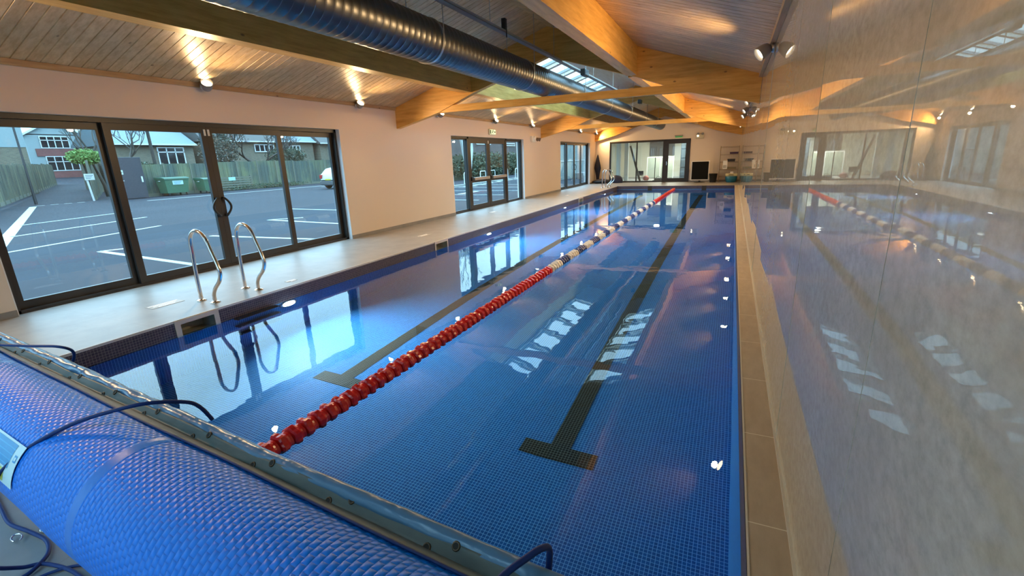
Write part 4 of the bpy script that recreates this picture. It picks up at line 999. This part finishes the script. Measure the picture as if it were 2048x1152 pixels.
# wheelie bins
BING = mat('green bin plastic', (.040, .105, .060), .5)
def bin4(x, y, wd, h, lab, sign):
    e_ = empty('wheeled_bin', (x, y, G), label=lab, cat='bin', group='green bins at the back fence')
    z0, z1 = .18, h-.10
    q = MB(); a, b = wd*.43, wd*.5
    q.add([(-.42, -a, z0), (.42, -a, z0), (.42, a, z0), (-.42, a, z0), (-.52, -b, z1), (.52, -b, z1), (.52, b, z1), (-.52, b, z1)], [(0, 3, 2, 1), (4, 5, 6, 7), (0, 1, 5, 4), (1, 2, 6, 5), (2, 3, 7, 6), (3, 0, 4, 7)]); q.box(-.54, .54, -b-.02, b+.02, z1-.06, z1); q.build('body', BING, e_)
    q = MB(); q.prism([(-.56, z1), (.56, z1), (.54, z1+.05), (.2, z1+.11), (-.56, z1+.12)], 1, -b-.04, b+.04); q.build('lid', mat('dark green lid', (.025, .075, .045), .5), e_)
    for sx_ in (-.34, .36):
        for sy in (-a+.1, a-.1):
            c_ = MB().lathe([(.05, -.03), (.09, -.02), (.09, .02), (.05, .03)], (sx_, sy, .09), (0, 1, 0), 14).build('castor', RUBBER, e_)
    for sy in (-b-.04, b+.04): MB().tube([(-.1, sy, z1-.12), (-.1, sy+(.06 if sy > 0 else -.06), z1-.12), (.1, sy+(.06 if sy > 0 else -.06), z1-.12), (.1, sy, z1-.12)], .015, 6).build('side_handle', STEEL, e_)
    if sign: 
        pl_ = MB().box(.505, .512, -.30, .38, .72, .98).build('notice', mat('pale blue notice', (.30, .44, .48), .5), e_)
        q = MB(); [q.box(.512, .514, -.24+.02*i, .30-.06*i, .90-.065*i, .925-.065*i) for i in range(3)]; q.build('lettering', mat('blue notice print', (.05, .13, .20), .5), pl_)
bin4(-34.4, 20.0, 1.55, 1.2, 'large green four wheeled bin with pale notice beside the metal store door', True)
bin4(-34.0, 22.15, 1.25, 1.05, 'smaller plain green bin right of the one with the notice', False)
# pallet and weeds before the fence
q = MB()
for i in range(6): q.box(-34.75, -34.68, 23.1, 26.2, G+.05+.17*i, G+.16+.17*i)
for y in (23.1, 24.6, 26.1): q.box(-34.85, -34.75, y, y+.1, G, G+1.1)
o = q.build('slatted_barrier', FPOST); tag(o, 'low horizontal slatted barrier before the back fence', 'barrier')
o = MB().box(-34.66, -34.64, 24.2, 24.75, .62, .88).build('small_sign', mat('mint sign', (.25, .42, .38), .6)); tag(o, 'small mint coloured sign on the slatted barrier', 'sign')
o = MB().box(-35.19, -35.10, 29.5, 29.75, .85, 1.5).build('small_sign', mat('pale sign', (.36, .44, .42), .6)); tag(o, 'tall narrow pale sign on the back fence', 'sign')
o = MB().box(-34.9, -34.7, 29.6, 29.75, G, .4).build('concrete_stub', mat('concrete', (.12, .12, .11), .9)); tag(o, 'short concrete stub at the foot of the back fence', 'post')
e_ = empty('marker_post', (-35.6, 15.85, G), label='white stake with a small white sign at the lane corner', cat='post')
MB().obox((0, .06, 0), (0, -.04, 1.55), .05, .09).build('stake', WFR, e_); q = MB().box(.05, .07, -.15, .35, 1.25, 1.62).build('sign_plate', WFR, e_)
q2 = MB(); [q2.box(.071, .073, -.10, .30-.07*i, 1.51-.09*i, 1.545-.09*i) for i in range(3)]; q2.build('lettering', mat('notice print dark', (.10, .12, .13), .6), q)

def house(name, X, y0, y1, zb, ze, depth, lab, wallm, roofm, ridge=2.4, gable=False, upper=None, wins=(), gz=None, chim=None, rise=0):
    """front wall in plane X facing the car park; windows stand a little proud"""
    e_ = empty(name, (X, (y0+y1)/2, zb), label=lab, cat='house'); cy = (y0+y1)/2
    q = MB(); q.box(-depth, 0, y0-cy, y1-cy, -.6, ze-zb); q.build('wall', wallm, e_)
    if upper: q = MB(); q.box(-depth-.02, .03, y0-cy-.02, y1-cy+.02, upper[0]-zb, ze-zb); q.build('upper_wall', upper[1], e_)
    q = MB()
    if gable:
        a, b = y0-cy-.35, y1-cy+.35; q.prism([(a, ze-zb-.1), (b, ze-zb-.1), ((a+b)/2, ze-zb+ridge)], 0, -depth, -.0)
        q.build('gable', upper[1] if upper else wallm, e_); q = MB(); m_ = (a+b)/2
        for s_, e1 in ((a, -1), (b, 1)): q.obox((-depth/2+.15, s_, ze-zb-.1), (-depth/2+.15, m_, ze-zb+ridge), depth+.5, .14, upv=(1, 0, 0)) if False else q.prism([(s_, ze-zb-.22), (s_, ze-zb-.02), (m_, ze-zb+ridge+.12), (m_, ze-zb+ridge-.08)], 0, -depth-.2, .25)
        q.build('roof', roofm, e_)
        q = MB()
        for s_ in (a, b): q.prism([(s_, ze-zb-.30), (s_, ze-zb-.06), (m_, ze-zb+ridge+.10), (m_, ze-zb+ridge-.14)], 0, .25, .31)
        q.build('bargeboard', WFR, e_)
    else:
        q.prism([(.35, ze-zb-.05), (.35, ze-zb+.05), (-depth/2, ze-zb+ridge), (-depth-.3, ze-zb+.05), (-depth-.3, ze-zb-.05)], 1, y0-cy-.2, y1-cy+.2); q.build('roof', roofm, e_)
        MB().box(.35, .45, y0-cy-.2, y1-cy+.2, ze-zb-.06, ze-zb+.06).build('gutter', WFR, e_)
    for (a, b, z0_, z1_, nl, mid) in wins:
        q = MB(); st_ = .09; d0 = .10; A, B, ZA, ZB = a-cy, b-cy, z0_-zb, z1_-zb
        q.box(.03, d0, A, B, ZA, ZA+st_); q.box(.03, d0, A, B, ZB-st_, ZB)
        for i in range(nl+1):
            y = A+(B-A-st_)*i/nl; q.box(.03, d0, y, y+st_, ZA+st_, ZB-st_)
        if mid: q.box(.03, d0, A, B, ZA+(ZB-ZA)*mid-.04, ZA+(ZB-ZA)*mid+.04)
        fr = q.build('window', WFR, e_); MB().box(.02, .05, A+.02, B-.02, ZA+.02, ZB-.02).build('pane', WGL, fr)
    if chim: MB().box(-depth/2-.4, -depth/2+.4, chim-cy-.5, chim-cy+.5, ze-zb+ridge*.6, ze-zb+ridge+1.3).build('chimney', wallm, e_)
    return e_
h = house('detached_house', -80, 30.35, 36.4, 1.35, 6.55, 9, 'white gabled house with red brick bands at the end of the lane', REND, WFR, 1.8, True, None, [(31.7, 34.7, 4.82, 6.32, 4, .66), (31.85, 35.2, 2.0, 3.85, 4, .62)])
q = MB(); q.box(.0, .10, -2.3, 2.3, 2.5, 3.42); q.box(0, .10, -2.3, 2.3, -.3, .60); q.build('brick_band', BRR, h)
house('detached_house', -92, 20, 30, 1.4, 8.2, 9, 'grey roofed house behind the lane, mostly hidden', REND, DROOF, 2.5)
house('detached_house', -50, 8.5, 18.9, .1, 7.6, 9, 'pale rendered house over brown brick on the left of the lane', BRK, DROOF, 2.8, False, (3.65, REND), [])
house('detached_house', -46, 22.9, 29.2, .1, 3.75, 6, 'brick house with pale slate roof behind the bins', BRK, SLATE, 2.0, False, None, [(26.0, 28.3, 1.6, 3.55, 3, .78)])
q = house('detached_house', -56, 33.2, 41.5, .1, 7.9, 8, 'tall pale rendered house behind the slate roofed one', REND, DROOF, 2.6, False, None, [(33.8, 36.4, 6.2, 7.3, 4, 0), (37.6, 40.2, 6.2, 7.3, 4, 0)])
house('detached_house', -70, 37.2, 41.5, .4, 4.9, 8, 'low brown gabled house far behind the metal store', BRK, DROOF, 2.4, True)
house('terraced_house', -46, 30.2, 38.2, .1, 4.15, 7, 'terraced house with dark tiled roof behind the bare tree', BRK, DROOF, 3.2, False, None, [(30.7, 33.0, 1.5, 3.35, 4, .7), (35.6, 38.0, 3.1, 3.9, 4, 0)])
house('terraced_house', -46.5, 39.2, 44.0, .1, 4.25, 7, 'brown brick house with pale wet slate roof right of the bare tree', BRR if False else BRK, SLATE, 3.0, False, None, [(40.4, 42.0, 2.55, 3.85, 3, .6)])
house('terraced_house', -46, 44.6, 54, .1, 4.1, 7, 'dark roofed brick house behind the parked car', BRK, DROOF, 3.2, False, None, [(46, 48, 2.5, 3.6, 3, .6)])
house('terraced_house', -68, 38, 64, .1, 7.5, 8, 'far row of dark roofed houses beyond the bare tree', BRK, DROOF, 2.6, False, None, [(36, 38, 5.6, 6.9, 3, .6), (41, 43, 5.6, 6.9, 3, .6)])
BB = brickmat('plum brick', (.085, .060, .055), (.065, .050, .046), (.09, .085, .08), sc=1.4)
house('apartment_block', -30, 48, 84, -.1, 9.0, 8, 'long dark brick block seen through the double exit door', BB, DROOF, 2.5, False, None, [(55, 59, 3.4, 3.75, 1, 0), (63, 67, 3.3, 3.7, 1, 0), (52, 53.5, 4.6, 6, 2, .6)])

# bare trees
def tree(loc, h, lab, seed, spread=.75, col=(.040, .036, .030), lv=5, r0=.13, lean=(0, 0), stems=1, name='bare_tree'):
    rn = random.Random(seed); q = MB()
    def grow(p, d, L_, r, n_):
        pts = [p]; dd = d.copy()
        for i in range(3):
            dd = (dd+Vector((rn.uniform(-1, 1), rn.uniform(-1, 1), rn.uniform(-.4, .6)))*.22).normalized(); pts.append(pts[-1]+dd*L_/3)
        q.tube(pts, [r, r*.9, r*.8, r*.68], 5 if n_ < lv-1 else 7, cap=False)
        if n_ == 0: return
        for i in range(rn.choice((2, 3, 3)) if n_ > 1 else 3):
            nd = (dd+Vector((rn.uniform(-1, 1), rn.uniform(-1, 1), rn.uniform(-.45, .8)))*spread).normalized()
            grow(pts[rn.choice((2, 3, 3))], nd, L_*rn.uniform(.62, .82), r*.62, n_-1)
    for s_ in range(stems):
        grow(Vector((0, 0, 0)), Vector((lean[0]+rn.uniform(-.15, .15)*(stems > 1), lean[1]+(.45*(s_-(stems-1)/2) if stems > 1 else 0), 1)).normalized(), h*.38, r0, lv)
    o = q.build(name, mat('bark '+str(col[0]), col, .9), fix=False); o.location = loc; return tag(o, lab, 'tree')
tree((-38.5, 30.3, G), 5.2, 'wide spreading bare tree behind the back fence', 31, .95, lv=7, r0=.20)
tree((-41, 20.2, G), 7.0, 'bare tree with arching branches behind the metal store', 5, .8, lv=6, r0=.12)
tree((-40.5, 19.0, G), 6.5, 'tall thin bare tree beside the lane', 8, .5, lv=5, r0=.12)
tree((-38, 43.6, G), 4.2, 'small bare tree behind the parked car', 21, .8, lv=5, r0=.12)
tree((-17.6, 31.0, G), 6.5, 'pale barked double stemmed tree beyond the bike stands', 14, .35, (.34, .36, .35), lv=4, r0=.13, stems=2, name='birch_tree')
# leafy shrubs
def shrub(loc, sc, lab, col, seed, n_=2600, leaf=.09, name='leafy_shrub'):
    rn = random.Random(seed); q = MB()
    for i in range(n_):
        d = Vector((rn.gauss(0, 1), rn.gauss(0, 1), rn.gauss(0, 1))).normalized()*rn.uniform(.62, 1.0)*(1+.16*math.sin(i*.9)); p_ = Vector((d.x*sc[0], d.y*sc[1], d.z*sc[2]))
        a = Vector((rn.uniform(-1, 1), rn.uniform(-1, 1), rn.uniform(-1, 1))).normalized(); b = a.cross(Vector((rn.uniform(-1, 1), rn.uniform(-1, 1), .3))).normalized(); s_ = leaf*rn.uniform(.6, 1.3)
        q.add([p_-a*s_, p_+b*s_*.45, p_+a*s_, p_-b*s_*.45], [(0, 1, 2, 3)])
    m_ = mat('leaf '+name+str(seed), col, .7)
    e_ = empty(name, loc, label=lab, cat='shrub'); q.build('foliage', m_, e_, fix=False)
    s_ = MB()
    for i in range(5): s_.tube([(0, 0, -loc[2]+G), (rn.uniform(-.3, .3)*sc[0], rn.uniform(-.3, .3)*sc[1], -sc[2]*.3), (rn.uniform(-.6, .6)*sc[0], rn.uniform(-.6, .6)*sc[1], sc[2]*.4)], [.05, .035, .012], 5)
    s_.build('stem', mat('shrub stem', (.04, .035, .028), .9), e_)
shrub((-37.6, 16.9, 2.55), (.7, .85, .45), 'bright green shrub spilling over the lane corner', (.11, .20, .045), 3)
shrub((-37.5, 20.2, 1.4), (.8, .9, .75), 'dark ivy shrub behind the large green bin', (.030, .050, .028), 4)
shrub((-39.0, 26.9, 3.0), (1.2, 1.5, 1.6), 'tall brownish shrub behind the smaller bin', (.050, .052, .036), 5, 3800)
shrub((-38.6, 33.2, 2.5), (1.0, 2.0, .8), 'dense olive shrub under the bare tree', (.045, .060, .035), 6, 3400)
shrub((-38.0, 40.2, 2.4), (.8, 1.3, .7), 'rounded dark shrub right of the bare tree', (.040, .048, .032), 7, 2200)
shrub((-34.7, 27.6, .05), (.4, 4.2, .22), 'strip of low weeds at the foot of the back fence', (.045, .070, .035), 8, 2600, .05)
shrub((-21.5, 42.5, .85), (1.0, 11.5, 1.25), 'long dark hedge behind the bike stands', (.050, .062, .030), 9, 9000, .13, 'hedge')
hg = [x for x in bpy.data.objects if x.name.startswith('hedge') and x.type == 'EMPTY'][0]
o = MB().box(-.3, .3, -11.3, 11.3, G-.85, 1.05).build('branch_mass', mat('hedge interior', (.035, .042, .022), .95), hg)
# bike stands
for i, y in enumerate((26.9, 29.2, 31.6, 33.2, 35.6, 38.0)):
    q = MB(); pts = [(0, 0, 0), (0, 0, .66), (0, .03, .74), (0, .09, .79), (0, .76, .79), (0, .82, .74), (0, .85, .66), (0, .85, 0)]
    o = q.tube(pts, .03, 10).build('bike_stand', mat('galvanised tube', (.50, .53, .53), .4)); o.location = (-17, y, G)
    tag(o, 'steel hoop bike stand, ' + ['first from the near end of the row', 'second in the row', 'third in the row before the birch', 'fourth in the row behind the door leaves', 'fifth in the row behind the door leaves', 'last of the row beside the right sidelight'][i], 'bike stand', 'steel hoop bike stands')
# pale yard wall outside the far slider
e_ = empty('yard_wall', (-11.2, 42, G), label='pale grey panelled yard wall outside the far sliding door', cat='wall')
YW = mat('pale grey render', (.13, .15, .145), .8)
MB().box(-.2, 0, -9.5, 10, 0, 3.6).build('wall', YW, e_)
q = MB()
for z in (2.5, 2.9): q.box(0, .06, -9, 9, z, z+.12)
q.box(0, .05, -9, 9, 1.28, 1.34); q.build('rail', mat('rail grey', (.24, .27, .27), .6), e_)
q = MB(); q.box(0, 1.4, -6, 9, 0, .18); q.box(0, .8, -6, 9, .18, .36); q.build('step', mat('concrete step', (.16, .17, .17), .8), e_)
# dark street lamp post
e_ = empty('lamp_post', (-36.6, 13.55, G), label='thin dark street lamp post at the mouth of the lane', cat='lamp post')
MB().tube([(0, 0, 0), (0, 0, 1.2), (0, -.0, 5.6)], [.08, .06, .045], 12).build('pole', mat('dark post paint', (.02, .022, .025), .5), e_)
MB().lathe([(.04, 0), (.14, .05), (.16, .14), (.10, .22), (.03, .25)], (0, 0, 5.6), (0, 0, 1), 16).build('lantern', mat('grey lantern', (.3, .32, .34), .3), e_)
o = MB().tube([(-39.6, 22.1, G), (-39.6, 22.0, 7.5)], [.12, .09], 10).build('telegraph_pole', mat('pole timber', (.03, .028, .025), .9)); tag(o, 'dark telegraph pole behind the metal store', 'pole')

# parked car: small white hatchback, tail towards the near end
cx, cy_ = -25.7, 25.3
car = empty('car', (cx, cy_, G), label='white hatchback parked near the right end of the wide sliding door view', cat='car')
secs = [(0.00, .42, .88, .72, .62), (0.10, .25, .98, .84, .98), (0.45, .20, 1.02, .88, 1.36), (1.1, .18, .98, .90, 1.47), (2.1, .18, .96, .90, 1.46), (2.9, .18, .94, .90, 1.05), (3.7, .20, .80, .86, .86), (4.0, .30, .66, .74, .68)]
q = MB(); vs = []
for y, zl, zm, hw, zt in secs:
    tp = hw*(.80 if zt > 1.2 else .92); zmm = min(zm, zt)
    ring = [(-hw*.9, zl), (hw*.9, zl), (hw, zl+.2), (hw, zmm-.08), (hw*.97, zmm), (tp, zt-.05 if zt > zmm+.1 else zt), (tp*.8, zt+.02), (-tp*.8, zt+.02), (-tp, zt-.05 if zt > zmm+.1 else zt), (-hw*.97, zmm), (-hw, zmm-.08), (-hw, zl+.2)]
    vs += [(x, y, z) for x, z in ring]
n_ = 12; fs = [(i*n_+j2, i*n_+(j2+1) % n_, (i+1)*n_+(j2+1) % n_, (i+1)*n_+j2) for i in range(len(secs)-1) for j2 in range(n_)]+[tuple(range(n_))[::-1], tuple(range(len(secs)*n_-n_, len(secs)*n_))]
q.add(vs, fs, 0, True); q.build('body', mat('white car paint', (.34, .38, .40), .25, coat=.6), car)
DG = mat('dark car glass', (.02, .03, .035), .06)
q = MB(); q.add([(-.66, .13, 1.0), (.66, .13, 1.0), (.58, .40, 1.32), (-.58, .40, 1.32)], [(0, 1, 2, 3)]); q.build('rear_window', DG, car)
q = MB(); 
for s_ in (-1, 1): q.add([(s_*.885, .50, 1.02), (s_*.90, 2.7, 1.0), (s_*.80, 2.3, 1.36), (s_*.76, .65, 1.36)], [(0, 1, 2, 3)])
q.build('side_window', DG, car)
for s_ in (-1, 1):
    MB().box(s_*.60, s_*.82, -.01, .12, .72, .98, bev=.02).build('tail_lamp', mat('red lamp', (.30, .02, .02), .3), car)
    for y in (.75, 3.25):
        w_ = MB().lathe([(.10, -.1), (.31, -.1), (.33, -.05), (.33, .05), (.31, .1), (.10, .1)], (s_*.80, y, .33), (1, 0, 0), 24).build('wheel', RUBBER, car)
        MB().lathe([(.2, -.11), (.19, -.12), (.05, -.13)], (s_*.80, y, .33), (-s_, 0, 0), 18).build('hubcap', STEEL, w_)
MB().box(-.78, .78, -.06, .10, .28, .55, bev=.04).build('bumper', mat('dark bumper', (.06, .065, .07), .5), car)
MB().box(-.26, .26, -.065, -.055, .60, .71).build('number_plate', mat('plate yellow', (.45, .36, .05), .5), car)
